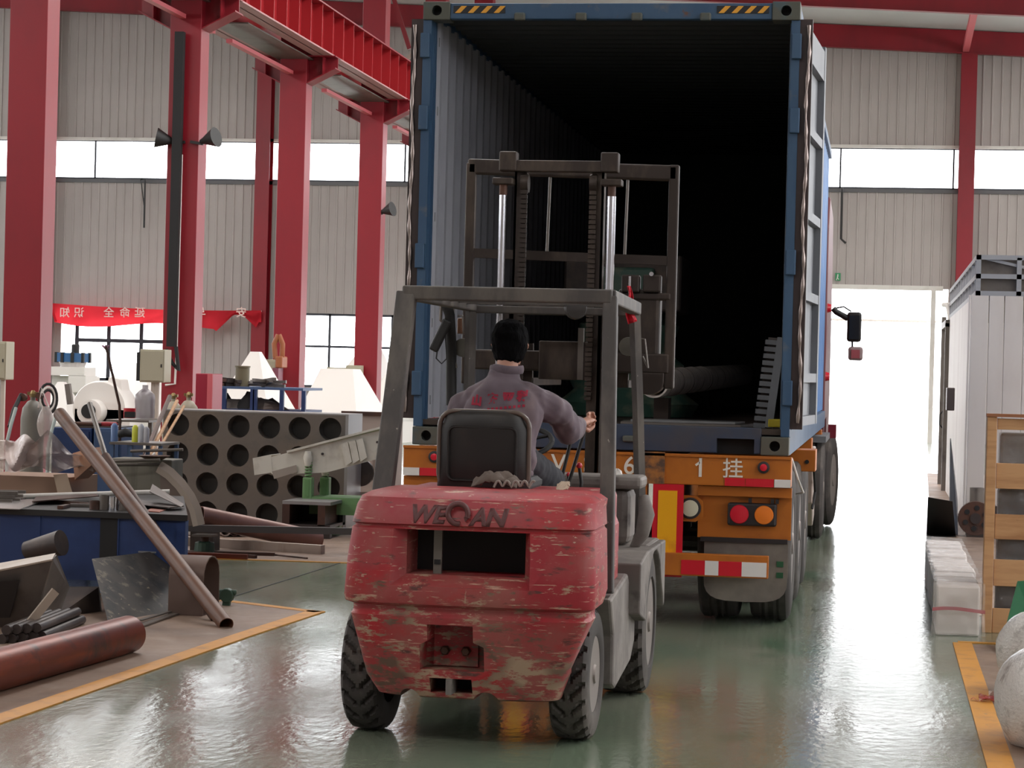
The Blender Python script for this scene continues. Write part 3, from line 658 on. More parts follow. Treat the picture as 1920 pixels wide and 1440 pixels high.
m_post = mat('dirty black frame paint', (70, 64, 62), .6, layers=[((96, 88, 82), (5, 5, 2), .45, .62), ((190, 180, 168), (30, 30, 22), .70, .73)])
m_mast = mat('greasy mast steel', (58, 48, 44), .5, .4, layers=[((82, 70, 62), (6, 6, 2), .5, .65)])
m_seat = mat('worn black vinyl', (27, 22, 21), .5, layers=[((50, 42, 38), (4, 4, 4), .5, .72)])
FX = -1.665
F_ = thing('forklift', 'scuffed red forklift seen from behind, mast raised into the open container', 'forklift', (FX, 9.9, 0))
prof = [  # z, xl, xr, rear Y
 (.205, -2.04, -1.33, 9.46), (.215, -2.08, -1.30, 9.43), (.30, -2.125, -1.27, 9.38), (.56, -2.185, -1.165, 9.315), (.575, -2.178, -1.172, 9.33), (.60, -2.178, -1.172, 9.33), (.615, -2.205, -1.145, 9.295),
 (.64, -2.21, -1.14, 9.285), (.80, -2.20, -1.145, 9.29), (.925, -2.185, -1.150, 9.30), (.932, -2.175, -1.16, 9.315), (.94, -2.175, -1.16, 9.315), (.947, -2.185, -1.150, 9.30), (1.02, -2.17, -1.155, 9.315), (1.055, -2.155, -1.15, 9.335), (1.075, -2.12, -1.18, 9.375), (1.085, -2.06, -1.24, 9.45)]
rings = []
for z, xl, xr, yr in prof:
    R_ = .07; cx_ = (xl+xr)/2; ring = []
    yf = 9.80
    bow = .03
    def ry(x): return yr + bow*((x-cx_)/((xr-xl)/2))**2
    for k in range(5): a_ = math.pi/2*k/4; ring.append((xl+R_-R_*math.cos(a_), ry(xl)+R_-R_*math.sin(a_)))
    for k in range(1, 8): x = xl+R_+(xr-xl-2*R_)*k/8; ring.append((x, ry(x)))
    for k in range(5): a_ = math.pi/2*k/4; ring.append((xr-R_+R_*math.sin(a_), ry(xr)+R_-R_*math.cos(a_)))
    ring += [(xr, yf), (xl, yf)]
    rings.append([(x, y, z) for x, y in ring])
cw = B().loft(rings).build('counterweight', m_fr, F_)
cx0, cx1 = D(758, 1040, 9.32).x, D(982, 1040, 9.32).x
wz0, wz1 = .735, .922
cut(cw, [
 B().loft([[(cx0-.065, 9.2, wz0-.05), (cx1+.035, 9.2, wz0-.05), (cx1+.035, 9.2, wz1+.006), (cx0-.065, 9.2, wz1+.006)], [(cx0-.055, 9.30, wz0-.045), (cx1+.03, 9.30, wz0-.045), (cx1+.03, 9.30, wz1+.005), (cx0-.055, 9.30, wz1+.005)], [(cx0, 9.37, wz0), (cx1, 9.37, wz0), (cx1, 9.37, wz1), (cx0, 9.37, wz1)]]),
 B().box(cx0, cx1, 9.35, 9.9, wz0, wz1),
 B().prism([(-1.875, .335), (-1.60, .335), (-1.60, .44), (-1.645, .46), (-1.645, .53), (-1.84, .53), (-1.84, .46), (-1.875, .44)], 9.2, 9.52, 'y'),
 B().box(-1.835, -1.655, 9.2, 9.6, .235, .30),
 B().lathe([(.045, 0), (.045, 1)], (-1.93, 9.2, .20), (0, 1, 0), 20),
 B().lathe([(.06, 0), (.06, 1)], (-1.60, 9.2, .185), (0, 1, 0), 20),
 B().lathe([(.37, 0), (.37, .26)], (-1.0, 9.86, .30), (-1, 0, 0), 40), B().lathe([(.37, 0), (.37, .2)], (-2.35, 9.86, .30), (1, 0, 0), 40)])
for p in cw.data.polygons: p.use_smooth = True
cw.data.set_sharp_from_angle(angle=math.radians(28))
B().box(cx0-.02, cx1+.02, 9.60, 9.63, wz0-.02, wz1+.02).build('dark_liner', m_dark, cw)  # black sheet stands in for the shade inside the rear opening
B().box(cx0+.105, cx0+.14, 9.42, 9.44, wz0-.01, wz1+.01).build('radiator_bracket', m_greysteel, cw)
B().box(cx0+.11, cx0+.135, 9.41, 9.42, wz0+.04, wz0+.06).build('clip', m_dark, cw)
B().box(-1.84, -1.65, 9.50, 9.515, .34, .53).build('pocket_plate', m_fr, cw)
for x in (-1.79, -1.70): B().lathe([(.021, 0), (.021, .02), (.016, .03)], (x, 9.50, .405), (0, -1, 0), 6).build('pocket_bolt', m_rust, cw)
B().box(-1.83, -1.66, 9.55, 9.56, .23, .30).build('slot_back', m_dark, cw)
B().box(-1.76, -1.735, 9.36, 9.5, .235, .30).build('slot_divider', m_fg, cw)
# cast lettering
bv = BVHTree.FromObject(cw, bpy.context.evaluated_depsgraph_get())
cwroot = cw.parent.matrix_basis
m_let = mat('cast letter dark', (92, 50, 50), .5)
def stick(me, bvt, root, out, sgn=1):
    inv = root.inverted()
    for v in me.vertices:
        q = inv @ v.co; h_ = bvt.ray_cast(Vector((q.x, -2.5, q.z)), Vector((0, 1, 0)))
        if h_[0] is not None: v.co = root @ Vector((q.x, h_[0].y - out + (q.y if False else 0), q.z))
def letter(s, x, z, size, sx=1.0):
    me = text_mesh(s, size, 0, .045); me.transform(FACE(x, 9.1, z, 1, 0) @ Matrix(((sx, .25, 0, 0), (0, 1, 0, 0), (0, 0, 1, 0), (0, 0, 0, 1))))
    bm = bmesh.new(); bm.from_mesh(me); bmesh.ops.triangulate(bm, faces=bm.faces); bmesh.ops.subdivide_edges(bm, edges=[e for e in bm.edges if e.calc_length() > .02], cuts=2, use_grid_fill=False); bm.to_mesh(me); bm.free()
    stick(me, bv, cwroot, .003); me.transform(cwroot.inverted()); me.materials.clear(); me.materials.append(m_let)
    o = bpy.data.objects.new('lettering', me); COL.objects.link(o); o.parent = cw
    md = o.modifiers.new('t', 'SOLIDIFY'); md.thickness = .004
LZ=.99
lp = lambda px: D(px, 970, 9.3).x
letter('W', lp(791), .988, .10, .95); letter('E', lp(824), .987, .10, 1.0); letter('A', lp(899), .984, .10, .95); letter('N', lp(931), .983, .10, 1.1)
ring = []
for k in range(25):
    a_ = math.radians(-20+k*12.6); ring.append((lp(859)+.042*math.cos(a_), 9.296, .998+.042*math.sin(a_)))
B().tube(ring, [.012]*25, 8).build('ring_logo', m_let, cw, smooth=60)
B().prism([(lp(870), .985), (lp(883), .994), (lp(873), .966)], 9.29, 9.31, 'y').build('logo_arrow', m_let, cw)
# engine cover, chassis, fenders
B().box(-2.14, -1.185, 9.75, 10.62, .60, .95).build('engine_cover', m_fr, F_, bevel=.05)
B().box(-2.12, -1.20, 9.75, 10.62, .88, 1.06).build('hood', m_fr, F_, bevel=.03)
sd = [(9.98, .60), (10.66, .66), (10.72, .62), (10.72, .50), (11.02, .46), (11.02, .30), (10.86, .22), (10.25, .17), (10.15, .20), (10.13, .42)]
B().prism(sd, -2.18, -1.145, 'x').build('chassis', m_fg, F_, bevel=.015)
for s, x0, x1 in ((1, -1.34, -1.09), (-1, -2.26, -2.02)):
    arc = []
    for k in range(9): a_ = math.radians(170-k*17.5); arc.append((11.42+.42*math.cos(a_), .34+.375*math.sin(a_)))
    arc2 = [(y + (y-11.42)*.06 - .0, z+.03 if z > .5 else z) for y, z in reversed(arc)]
    B().prism(arc+[(11.95, .38), (11.95, .73), (11.05, .735), (10.72, .70), (10.72, .46), (11.0, .40)][0:6], x0, x1, 'x').build('front_fender', m_fg, F_, bevel=.012)
B().box(-2.1, -1.2, 10.6, 11.9, .40, .52).build('floor_plate', m_fg, F_)
B().box(-2.2, -1.12, 11.4, 11.95, .50, .74).build('cowl_base', m_fg, F_, bevel=.02)
B().box(-2.02, -1.22, 11.35, 11.65, .74, 1.02).build('dashboard', m_fg, F_, bevel=.04)
B().box(-1.62, -1.16, 11.30, 11.6, 1.02, 1.085).build('dash_top', m_fg, F_, bevel=.02)
B().tube([(-1.15, 11.35, .98), (-1.13, 11.3, .9), (-1.15, 11.3, .8), (-1.2, 11.35, .72)], [.03, .042, .035, .02], 12).build('brake_reservoir', m_fg, F_, smooth=60)
# wheels
for x, s in ((-1.272, 1), (-2.18, -1)):
    o, r_, c0, ax = wheel(x, 9.86, .285, .17, F_, s, rot=-.03, tread='lug', name='rear_wheel', rim=.58)
for x, s in ((-1.225, 1), (-2.12, -1)):
    o, r_, c0, ax = wheel(x, 11.40, .355, .24, F_, s, rot=0, tread='lug', name='front_wheel', rim=.62)
    for k in range(8):
        a_ = k*math.pi/4; B().lathe([(.016, 0), (.016, .025), (.009, .035)], c0 + Vector((-s*.045, math.cos(a_)*.125, math.sin(a_)*.125)), ax, 6).build('wheel_nut', m_rim, r_)
B().tube([(-2.1, 9.86, .27), (-1.4, 9.86, .27)], .05, 12).build('steer_axle', m_mast, F_)
B().tube([(-2.1, 11.4, .355), (-1.25, 11.4, .355)], .09, 12).build('drive_axle', m_mast, F_)
# overhead guard
gz = 1.945
B().bar((-2.18, 10.3, gz), (-1.21, 10.3, gz), .075, .065).build('guard_rear_bar', m_post, F_, bevel=.008)
B().bar((-2.12, 11.75, gz-.03), (-1.26, 11.75, gz-.03), .06, .04).build('guard_front_bar', m_post, F_, bevel=.006)
for x, x2 in ((-2.16, -2.12), (-1.225, -1.26)):
    B().bar((x, 10.3, gz), (x2, 11.75, gz-.01), .06, .065).build('guard_side_rail', m_post, F_, bevel=.008)
for k in range(6):
    y = 10.48+k*.2; B().bar((-2.14, y, gz+.005), (-1.25, y, gz+.005), .02, .035).build('guard_slat', m_post, F_)
B().bar((-2.165, 10.3, gz), (-2.21, 10.05, .93), .09, .07, (0, 1, 0)).build('guard_post', m_post, F_, bevel=.008)
B().bar((-1.22, 10.3, gz), (-1.175, 10.05, .62), .065, .06, (0, 1, 0)).build('guard_post', m_post, F_, bevel=.008)
for x0, x1 in ((-1.262, -1.225), (-2.12, -2.165)):
    B().tube([(x0, 11.72, gz-.02), (x0*.5+x1*.5, 11.85, 1.4), (x1, 12.0, .70)], .03, 4).build('guard_post', m_post, F_)
# seat
sx = -1.755
rings = []
for (z, hw, y, th) in [(1.04, .19, 10.12, .03), (1.07, .215, 10.12, .05), (1.2, .21, 10.13, .055), (1.33, .205, 10.12, .055), (1.39, .18, 10.115, .05), (1.415, .13, 10.11, .03)]:
    ring = []
    for k in range(20):
        a_ = 6.2832*k/20; c_, s_ = math.cos(a_), math.sin(a_)
        ring.append((sx+hw*math.copysign(abs(c_)**.35, c_), y+th*math.copysign(abs(s_)**.6, s_)+.03*(c_*c_), z))
    rings.append(ring)
sb = B().loft(rings).build('seat_backrest', m_seat, F_, smooth=60)
def rr(w_, h_, R_, n=5):
    pts = []
    for cx_, cz_, a0 in ((w_-R_, h_-R_, 0), (-w_+R_, h_-R_, 90), (-w_+R_, -h_+R_, 180), (w_-R_, -h_+R_, 270)):
        for k in range(n+1): a_ = math.radians(a0+90*k/n); pts.append((cx_+R_*math.cos(a_), cz_+R_*math.sin(a_)))
    return pts
def rimy(cx_, cz_, y): 
    p_ = [(cx_+a_*1, y+.03*(a_/.2)**2, cz_+b_) for a_, b_ in rr(.205, .175, .07)]; return p_+[p_[0], p_[1]]
B().tube(rimy(sx, 1.235, 10.085), .011, 8).build('seat_piping', mat('seat edge vinyl', (92, 78, 70), .35), sb, smooth=60)
p_ = [(sx+a_, 10.07, 1.22+b_) for a_, b_ in rr(.155, .12, .03)]; B().tube(p_+[p_[0]], .006, 6).build('back_panel_groove', m_seat, sb, smooth=60)
B().box(sx-.2, sx+.2, 10.15, 10.62, 1.04, 1.12).build('seat_cushion', m_dark, F_, bevel=.03)
B().box(sx-.2, sx+.2, 10.15, 10.6, .93, 1.04).build('seat_base', m_blackmetal, F_)
# steering wheel and levers
st = [(sx+.18*math.cos(k*6.2832/24), 11.02+.15*math.sin(k*6.2832/24), 1.25+.07*math.sin(k*6.2832/24)) for k in range(25)]
sw = B().tube(st, .013, 8).build('steering_wheel', m_dark, F_, smooth=60)
B().tube([(sx, 11.02, 1.25), (sx, 11.3, 1.0)], .022, 10).build('steering_column', m_blackmetal, F_)
for k in range(3): a_ = k*2.094+.5; B().tube([(sx, 11.02, 1.25), (sx+.18*math.cos(a_), 11.02+.15*math.sin(a_), 1.25+.07*math.sin(a_))], .009, 6).build('spoke', m_dark, sw)
def lever(pts, ball, rad, mt):
    l = B().tube(pts, .009, 8).build('control_lever', m_blackmetal, F_, smooth=60)
    if ball: B().lathe([(.003, -rad), (rad*.7, -rad*.7), (rad, 0), (rad*.7, rad*.7), (.003, rad)], pts[-1], (0, 0, 1), 16).build('knob', mt, l, smooth=80)
m_ball = mat('red lever knob', (186, 40, 56), .3)
lever([D(1088, 922, 11.0), D(1090, 905, 11.0), D(1086, 873, 11.0)], 1, .016, m_ball)
lever([D(1068, 918, 11.2), D(1066, 890, 11.2)], 1, .012, m_ball)
lever([D(1062, 918, 11.1), D(1078, 868, 11.1), D(1101, 792, 11.1)], 1, .018, m_dark)
lever([D(1052, 900, 11.2), D(1072, 820, 11.2)], 0, 0, m_dark)
# mast
my = 12.0
mxl, mxr = -2.025, -1.405
for x, s in ((mxl, 1), (mxr, -1)):
    B().box(x, x+s*.012, my, my+.12, .15, 1.93).box(x, x+s*.06, my, my+.014, .15, 1.93).box(x, x+s*.06, my+.106, my+.12, .15, 1.93).build('outer_channel', m_mast, F_)
    xi = x+s*.07
    B().box(xi, xi+s*.012, my+.02, my+.12, .6, 2.70).box(xi, xi+s*.065, my+.02, my+.034, .6, 2.70).build('inner_channel', m_mast, F_)
    xc = x+s*.02
    B().tube([(xc, my-.045, .35), (xc, my-.045, 1.62)], .032, 16).build('cylinder_barrel', m_mast, F_, smooth=60)
    B().tube([(xc, my-.045, 1.62), (xc, my-.045, 2.53)], .019 if s > 0 else .024, 16).build('chrome_ram', m_chrome, F_, smooth=60)
    B().tube([(xc, my-.045, 2.53), (xc, my-.045, 2.6)], .022, 12).build('ram_end', m_rust, F_, smooth=60)
    B().box(xc-.055, xc+.055, my-.085, my+.02, 2.585, 2.62).build('ram_bracket', m_mast, F_, bevel=.006)
    B().box(x-.01 if s > 0 else x-.085, x+.085 if s > 0 else x+.01, my-.03, my+.05, 2.66, 2.765).build('mast_head', m_mast, F_, bevel=.008)
    cxn = x+s*.125
    ch = None
    for k in range(46):
        z = 1.45+k*.026
        if ch is None:
            o = B().box(cxn-.018, cxn+.018, my-.01, my+.012, z, z+.020).build('chain_link', m_mast, F_, bevel=.004, seg=1); ch = o.data; z0_ = z; chm = o
        else:
            o = bpy.data.objects.new('chain_link', ch); COL.objects.link(o); o.parent = F_; o.location = (0, 0, z-z0_)
    B().lathe([(.05, -.02), (.055, 0), (.05, .02)], (cxn, my+.03, 2.6), (1, 0, 0), 20).build('chain_pulley', m_mast, F_, smooth=50)
B().box(mxl+.06, mxr-.06, my-.02, my+.03, 2.66, 2.72).build('mast_top_crossbar', m_mast, F_, bevel=.006)
B().box(mxl, mxr, my+.02, my+.1, 1.90, 1.97).build('mast_mid_crossbar', m_mast, F_, bevel=.006)
B().box(mxl, mxr, my-.02, my+.06, .5, .6).build('mast_low_crossbar', m_mast, F_)
# load backrest
ly = 12.35
bx0, bx1 = D(880, 500, ly).x, D(1260, 500, ly).x; bz1 = 2.735; bz0 = 1.52
for x in (bx0, bx1): B().bar((x, ly, bz1), (x, ly, bz0), .055, .05, (0, 1, 0)).build('backrest_post', m_mast, F_, bevel=.008)
B().bar((bx0-.02, ly, bz1-.02), (bx1+.02, ly, bz1-.045), .05, .085).build('backrest_top_bar', m_mast, F_, bevel=.012)
B().bar((bx0, ly, 2.24), (bx1, ly, 2.215), .04, .05).build('backrest_mid_bar', m_mast, F_)
for px in (1030, 1176): x = D(px, 400, ly).x; B().tube([(x, ly, 2.69), (x-.008, ly, 2.24)], .008, 8).build('backrest_rod', m_greysteel, F_)
B().box(bx0, bx1, ly-.03, ly+.05, 1.60, 1.71).build('carriage_plate', m_mast, F_, bevel=.01)
B().box(bx0, bx1, ly-.03, ly+.05, 2.0, 2.04).build('carriage_top', m_mast, F_, bevel=.01)
B().box(-1.42, -1.19, ly-.02, ly+.12, 1.60, 2.06).build('clamp_arm_block', m_mast, F_, bevel=.02)
for px in (1142+40, 1222):
    B().pb(px-17, 515, px+17, 548, ly-.05, .08).build('hydraulic_block', m_mast, F_, bevel=.01)
B().lathe([(.012, 0), (.012, .02)], D(1222, 514, ly-.06), (0, -1, 0), 12).build('port_cap', m_chrome, F_)
B().pb(1010, 640, 1104, 712, ly-.04, .05).build('side_shift_plate', m_mast, F_, bevel=.005)
B().pb(1083, 615, 1093, 712, ly-.06, .04).build('plate_edge', m_greysteel, F_)
# clamp pad, curved like a half pipe, under the right arm
p = D(1222, 716, 12.5)
hs = [(p.x-.085*math.cos(a_), p.z-.07*math.sin(a_)) for a_ in [math.pi*k/10 for k in range(11)]]
B().prism(hs+[(p.x+.085, p.z+.05), (p.x-.085, p.z+.05)], 12.30, 12.42, 'y').build('clamp_pad', m_mast, F_, bevel=.006)
for x in (-1.42, -1.95): B().box(x-.06, x+.06, 12.4, 13.55, 1.52, 1.56).box(x-.06, x+.06, 12.39, 12.43, 1.52, 1.75).build('fork', m_mast, F_)
# work lights, mirrors and brackets at the front posts
m_glow = mat('work light shell', (96, 92, 84), .45)
for px, py, s in ((868, 652, 1), (1178, 650, -1)):
    c_ = D(px, py, 11.85)
    l = B().lathe([(.022, .07), (.045, .045), (.05, .0), (.048, -.02)], c_, (0, 1, 0), 20).build('work_light', m_glow, F_, smooth=50)
    B().lathe([(.044, 0), (.044, .01)], c_+Vector((0, .02, 0)), (0, 1, 0), 16).build('lamp_glass', m_chrome, l)
for pts in ([(858, 592), (868, 592), (869, 628)], [(1205, 668), (1215, 690), (1209, 636), (1193, 633)], [(1190, 600), (1199, 603), (1199, 630)], [(856, 690), (846, 640), (852, 560)]):
    B().tube([D(a_, b_, 11.8) for a_, b_ in pts], .006, 6).build('light_bracket', m_greysteel, F_)
o = B().pb(857, 596, 868, 626, 11.82, .03).build('indicator_lamp', mat('dim amber lens', (130, 92, 70), .4), F_, bevel=.006)
B().pb(1187, 604, 1198, 628, 11.82, .03).build('indicator_lamp', mat('dim amber lens', (130, 92, 70), .4), F_, bevel=.006)
# folded side mirror and dangling cable on the left
B().bar(D(840, 600, 11.7), D(812, 658, 11.7), .05, .03, (0, 1, 0)).build('side_mirror', m_blackmetal, F_, bevel=.01)
B().tube([D(838, 610, 11.7), D(826, 600, 11.7), D(828, 560, 11.7)], .009, 6).build('mirror_arm', m_greysteel, F_)
B().tube([D(822, 640, 11.7), D(818, 672, 11.7), D(828, 682, 11.7), D(838, 672, 11.7), D(834, 615, 11.7)], .004, 6).build('loose_cable', m_dark, F_)
B().tube([D(832, 556, 11.7), D(843, 590, 11.7), D(846, 640, 11.8), D(846, 760, 11.8)], .028, 8).build('hose_bundle', m_dark, F_, smooth=60)
# small fan lamp under the roof
c_ = D(1078, 577, 11.5)
l = B().lathe([(.055, .0), (.06, .02), (.05, .05)], c_, (.3, -1, -.1), 20).build('cab_fan', mat('smoky plastic', (64, 60, 60), .4), F_, smooth=50)
# red flag tied to the right front corner
a = D(1181, 518, 11.7)
t = thing('red_flag', 'small red flag hanging from the right front corner of the forklift guard', 'flag', a)
B().tube([a, a+Vector((0, 0, -.09))], .006, 6).build('flag_stick', m_chrome, t)
def fl(u, v): return D(1176+u*(6+v*11)+3*math.sin(v*7), 536+v*72+u*6*math.sin(v*5), 11.68+.02*math.sin(u*9+v*6))
B().grid(fl, 6, 14).build('flag_cloth', mat('flag cloth', (206, 22, 46), .7), t, smooth=80, solid=.002)
# rag, rope and crumpled paper
t = thing('work_cloth', 'crumpled brown cloth lying on the red hood behind the seat', 'cloth', D(962, 915, 9.9))
V_ = Vector
def rag(u, v):
    r_ = 1-((u-.5)**2+(v-.5)**2)*2.2
    return D(922+u*86, 0, 9.9).x if False else Vector((-1.74+u*.20, 9.72+v*.22, 1.09+.06*max(0, r_)+.035*max(0, r_)*noise.noise(V_((u*5, v*4, 2)))+.01*noise.noise(V_((u*14, v*11, 5)))))
B().grid(rag, 22, 16).build('cloth_sheet', mat('brown rag', (92, 78, 70), .9), t, smooth=80, solid=.003)
pts = [D(926+k*2.2, 914-12*abs(math.sin(k*.42)), 9.72) for k in range(36)]
B().tube(pts, .006, 6).build('cord_edge', mat('grey cord', (134, 124, 116), .8), t, smooth=60)
t = thing('rope_knot', 'small knotted pale rope end on the hood beside the driver', 'rope', D(1056, 915, 10.1))
b = B()
for k in range(9):
    a_ = k*.9; c_ = D(1056, 911, 10.08)
    b.tube([c_+Vector((.026*math.cos(a_+j*.7), .012*math.sin(j+k), .018*math.sin(a_+j*1.1))) for j in range(6)], .005, 6)
b.build('rope_strands', mat('pale rope', (196, 178, 158), .9), t, smooth=60)
t = thing('crumpled_paper', 'crumpled white paper on the forklift dashboard at the right', 'paper', D(1157, 897, 11.45))
c_ = D(1157, 892, 11.45); b = B()
rings = []
for i in range(7):
    ph = math.pi*(i+.2)/7.4
    rings.append([c_+Vector((.03*math.sin(ph)*math.cos(k*.785)*(1+.4*math.sin(k*3+i*2)), .03*math.sin(ph)*math.sin(k*.785), .032*math.cos(ph)*(1+.2*math.sin(k*2)))) for k in range(8)])
b.loft(rings).build('paper_ball', m_white, t)
# ------------------------------------------------------------------ driver
def organic(name, m, parts, parent, voxel=.008, smooth=6, fold=None):
    b = B()
    for pts, rad in parts: b.tube(pts, rad, 14)
    o = b.build(name, m, parent)
    md = o.modifiers.new('r', 'REMESH'); md.mode = 'VOXEL'; md.voxel_size = voxel
    s = o.modifiers.new('s', 'SMOOTH'); s.factor = .5; s.iterations = smooth
    bake(o)
    if fold: disp(o, fold[0], fold[1], 3, fold[2]); disp(o, fold[0]*2.3, fold[1]*.45, 9, fold[2])
    for p in o.data.polygons: p.use_smooth = True
    if not o.data.materials: o.data.materials.append(m)
    return o
V = Vector
dr_x = -1.735
P_ = thing('person', 'driver seated on the forklift, grey work jacket with red lettering, facing away', 'person', (dr_x, 10.4, 1.13))
m_skin = mat('skin', (178, 128, 108), .5); m_jk = mat('grey work jacket cloth', (98, 84, 92), .85, layers=[((112, 94, 96), (4, 4, 4), .45, .62), ((78, 68, 78), (7, 7, 7), .55, .7)], sheen=.1)
m_tr = mat('dark trouser cloth', (30, 30, 38), .85); m_hair = mat('black hair', (7, 6, 8), .9, spec=.1, bump=((160, 160, 30), .6, .01))
hc = V((dr_x+.004, 10.63, 1.724))
shL, shR = V((-1.905, 10.55, 1.475)), V((-1.565, 10.55, 1.475))
elR, haR = D(1062, 808, 10.80), D(1098, 790, 11.07)
elL, haL = V((-1.985, 10.72, 1.25)), V((-1.90, 11.0, 1.27))
hipL, hipR = V((-1.83, 10.42, 1.19)), V((-1.65, 10.42, 1.19))
knR = D(1030, 905, 10.95); knL = V((-1.88, 10.92, 1.16)); anR = V((knR.x+.0, 11.12, .66)); anL = V((-1.9, 11.12, .66))
def fingers(h, wr, grip, s):
    """h palm centre, wr wrist, grip axis vector of the thing held"""
    fwd = (h-wr).normalized(); g = V(grip).normalized(); dn = fwd.cross(g).normalized()*s
    out = [([wr, h+fwd*.03], [(.024, .016), (.036, .016)]), ([h-fwd*.01, h+fwd*.045], [(.036, .015), (.038, .013)])]
    for k, L_ in enumerate((.070, .078, .073, .058)):
        b0_ = h+fwd*.045+g*(-.03+k*.02)
        p1 = b0_+fwd*L_*.38-dn*.006; p2 = p1+fwd*L_*.12+dn*L_*.34; p3 = p2-fwd*L_*.22+dn*L_*.12
        out.append(([b0_-fwd*.02, b0_, p1, p2, p3], [.009, .0095, .009, .008, .0065]))
    t0_ = h-fwd*.005-g*.034; out.append(([t0_, t0_-g*.016+fwd*.022+dn*.01, t0_-g*.006+fwd*.046+dn*.022, t0_+fwd*.058+dn*.03+g*.006], [.012, .0115, .010, .007]))
    return out
wrR = elR.lerp(haR, .72); wrL = elL.lerp(haL, .80)
body = [([V((dr_x, 10.44, 1.15)), V((dr_x, 10.45, 1.30)), V((dr_x, 10.50, 1.42)), V((dr_x, 10.54, 1.49))], [(.13, .09), (.125, .085), (.145, .095), (.11, .07)]),
        ([V((dr_x, 10.555, 1.48)), V((dr_x, 10.58, 1.56)), V((dr_x, 10.60, 1.66))], [.055, .05, .052]),
        # head: cranium, face and jaw
        ([hc+V((0, -.015, -.06)), hc+V((0, -.01, -.02)), hc+V((0, -.006, .03)), hc+V((0, 0, .07)), hc+V((0, 0, .095))], [(.06, .068), (.074, .086), (.077, .092), (.06, .07), (.03, .035)]),
        ([hc+V((0, .02, .02)), hc+V((0, .03, -.05)), hc+V((0, .042, -.10)), hc+V((0, .045, -.118))], [(.066, .062), (.058, .05), (.042, .038), (.024, .022)]),
        ([hc+V((0, .088, .015)), hc+V((0, .104, -.025)), hc+V((0, .086, -.04))], [.008, .012, .012]),
        ([hc+V((-.026, .078, -.066)), hc+V((0, .084, -.066)), hc+V((.026, .078, -.066))], [.006, .009, .006]),
        ([hc+V((.074, -.002, .012)), hc+V((.083, -.006, -.006)), hc+V((.074, .004, -.034))], [(.005, .010), (.006, .012), (.004, .007)]),
        ([hc+V((-.074, -.002, .012)), hc+V((-.083, -.006, -.006)), hc+V((-.074, .004, -.034))], [(.005, .010), (.006, .012), (.004, .007)]),
        ([shL+V((.05, 0, 0)), shL, elL, wrL], [.03, .036, .034, .026]), ([shR-V((.05, 0, 0)), shR, elR, wrR], [.03, .036, .034, .026]),
        ([hipL, knL, anL], [.08, .055, .035]), ([hipR, knR, anR], [.08, .055, .035])]
body += fingers(haR, wrR, (0, .2, 1), 1) + fingers(haL, wrL, (1, .2, .1), -1)
bo = organic('body', m_skin, body, P_, .0055, 2)
for s in (-1, 1): B().lathe([(.002, -.012), (.009, -.008), (.012, 0), (.009, .008), (.002, .012)], hc+V((s*.028, .078, .006)), (0, 1, 0), 12).build('eye', mat('eye white', (230, 226, 220), .2), bo, smooth=80); B().lathe([(.005, 0), (.001, .002)], hc+V((s*.028, .0895, .006)), (0, 1, 0), 10).build('pupil', m_dark, bo)
hair = [([hc+V((0, -.024, -.092)), hc+V((0, -.028, -.07)), hc+V((0, -.026, -.03)), hc+V((0, -.018, .03)), hc+V((0, -.006, .08)), hc+V((0, .0, .110))], [(.05, .045), (.070, .064), (.083, .082), (.088, .099), (.076, .086), (.04, .05)])]
organic('hair', m_hair, hair, P_, .006, 2, (38, .006, (1, 1, .6)))
jk = [([V((dr_x, 10.40, 1.10)), V((dr_x, 10.41, 1.13)), V((dr_x+.01, 10.42, 1.18)), V((dr_x, 10.45, 1.28)), V((dr_x, 10.50, 1.40)), V((dr_x, 10.53, 1.475)), V((dr_x, 10.55, 1.525)), V((dr_x, 10.565, 1.56))], [(.145, .10), (.155, .11), (.165, .12), (.165, .12), (.185, .12), (.175, .098), (.105, .075), (.065, .062)]),
      ([V((dr_x, 10.56, 1.545)), V((dr_x, 10.575, 1.585)), V((dr_x, 10.58, 1.615))], [(.078, .072), (.072, .068), (.067, .064)]),
      ([V((dr_x-.03, 10.54, 1.515)), V((dr_x+.0, 10.54, 1.52)), V((dr_x+.03, 10.54, 1.515))], [.05, .05, .05]),
      ([V((-1.80, 10.54, 1.495)), shL+V((.02, 0, -.008)), shL+V((-.03, .03, -.05)), shL.lerp(elL, .5)+V((-.01, 0, 0)), elL, elL.lerp(wrL, .5), wrL], [.06, .072, .074, .066, .062, .052, .04]),
      ([V((-1.67, 10.54, 1.495)), shR+V((-.02, 0, -.008)), shR+V((.03, .03, -.05)), shR.lerp(elR, .5)+V((.012, 0, .0)), elR+V((0, -.01, 0)), elR.lerp(wrR, .5), wrR], [.06, .072, .074, .068, .066, .054, .04])]
jo = organic('jacket', m_jk, jk, P_, .0075, 2, (8, .022, (1, 1, .6)))
cfl = B().tube([V((dr_x+.075*math.cos(a_), 10.575+.070*math.sin(a_), 1.604+.006*math.sin(a_))) for a_ in [k*6.2832/28 for k in range(29)]], [(.007, .020)]*29, 8).build('collar', m_jk, jo, smooth=60)
B().tube([V((dr_x+.155*math.cos(a_), 10.405+.112*math.sin(a_), 1.125)) for a_ in [k*6.2832/28 for k in range(29)]], [(.012, .022)]*29, 8).build('waistband', m_jk, jo, smooth=60)
tr = [([V((dr_x, 10.40, 1.19)), V((dr_x, 10.40, 1.14))], [(.14, .11), (.15, .12)]), ([hipL, knL, knL+V((0, .03, -.05)), anL], [.095, .075, .07, .052]), ([hipR, knR, knR+V((0, .03, -.05)), anR], [.095, .082, .07, .052])]
organic('trousers', m_tr, tr, P_, .01, 3, (11, .008, (1, 1, 1)))
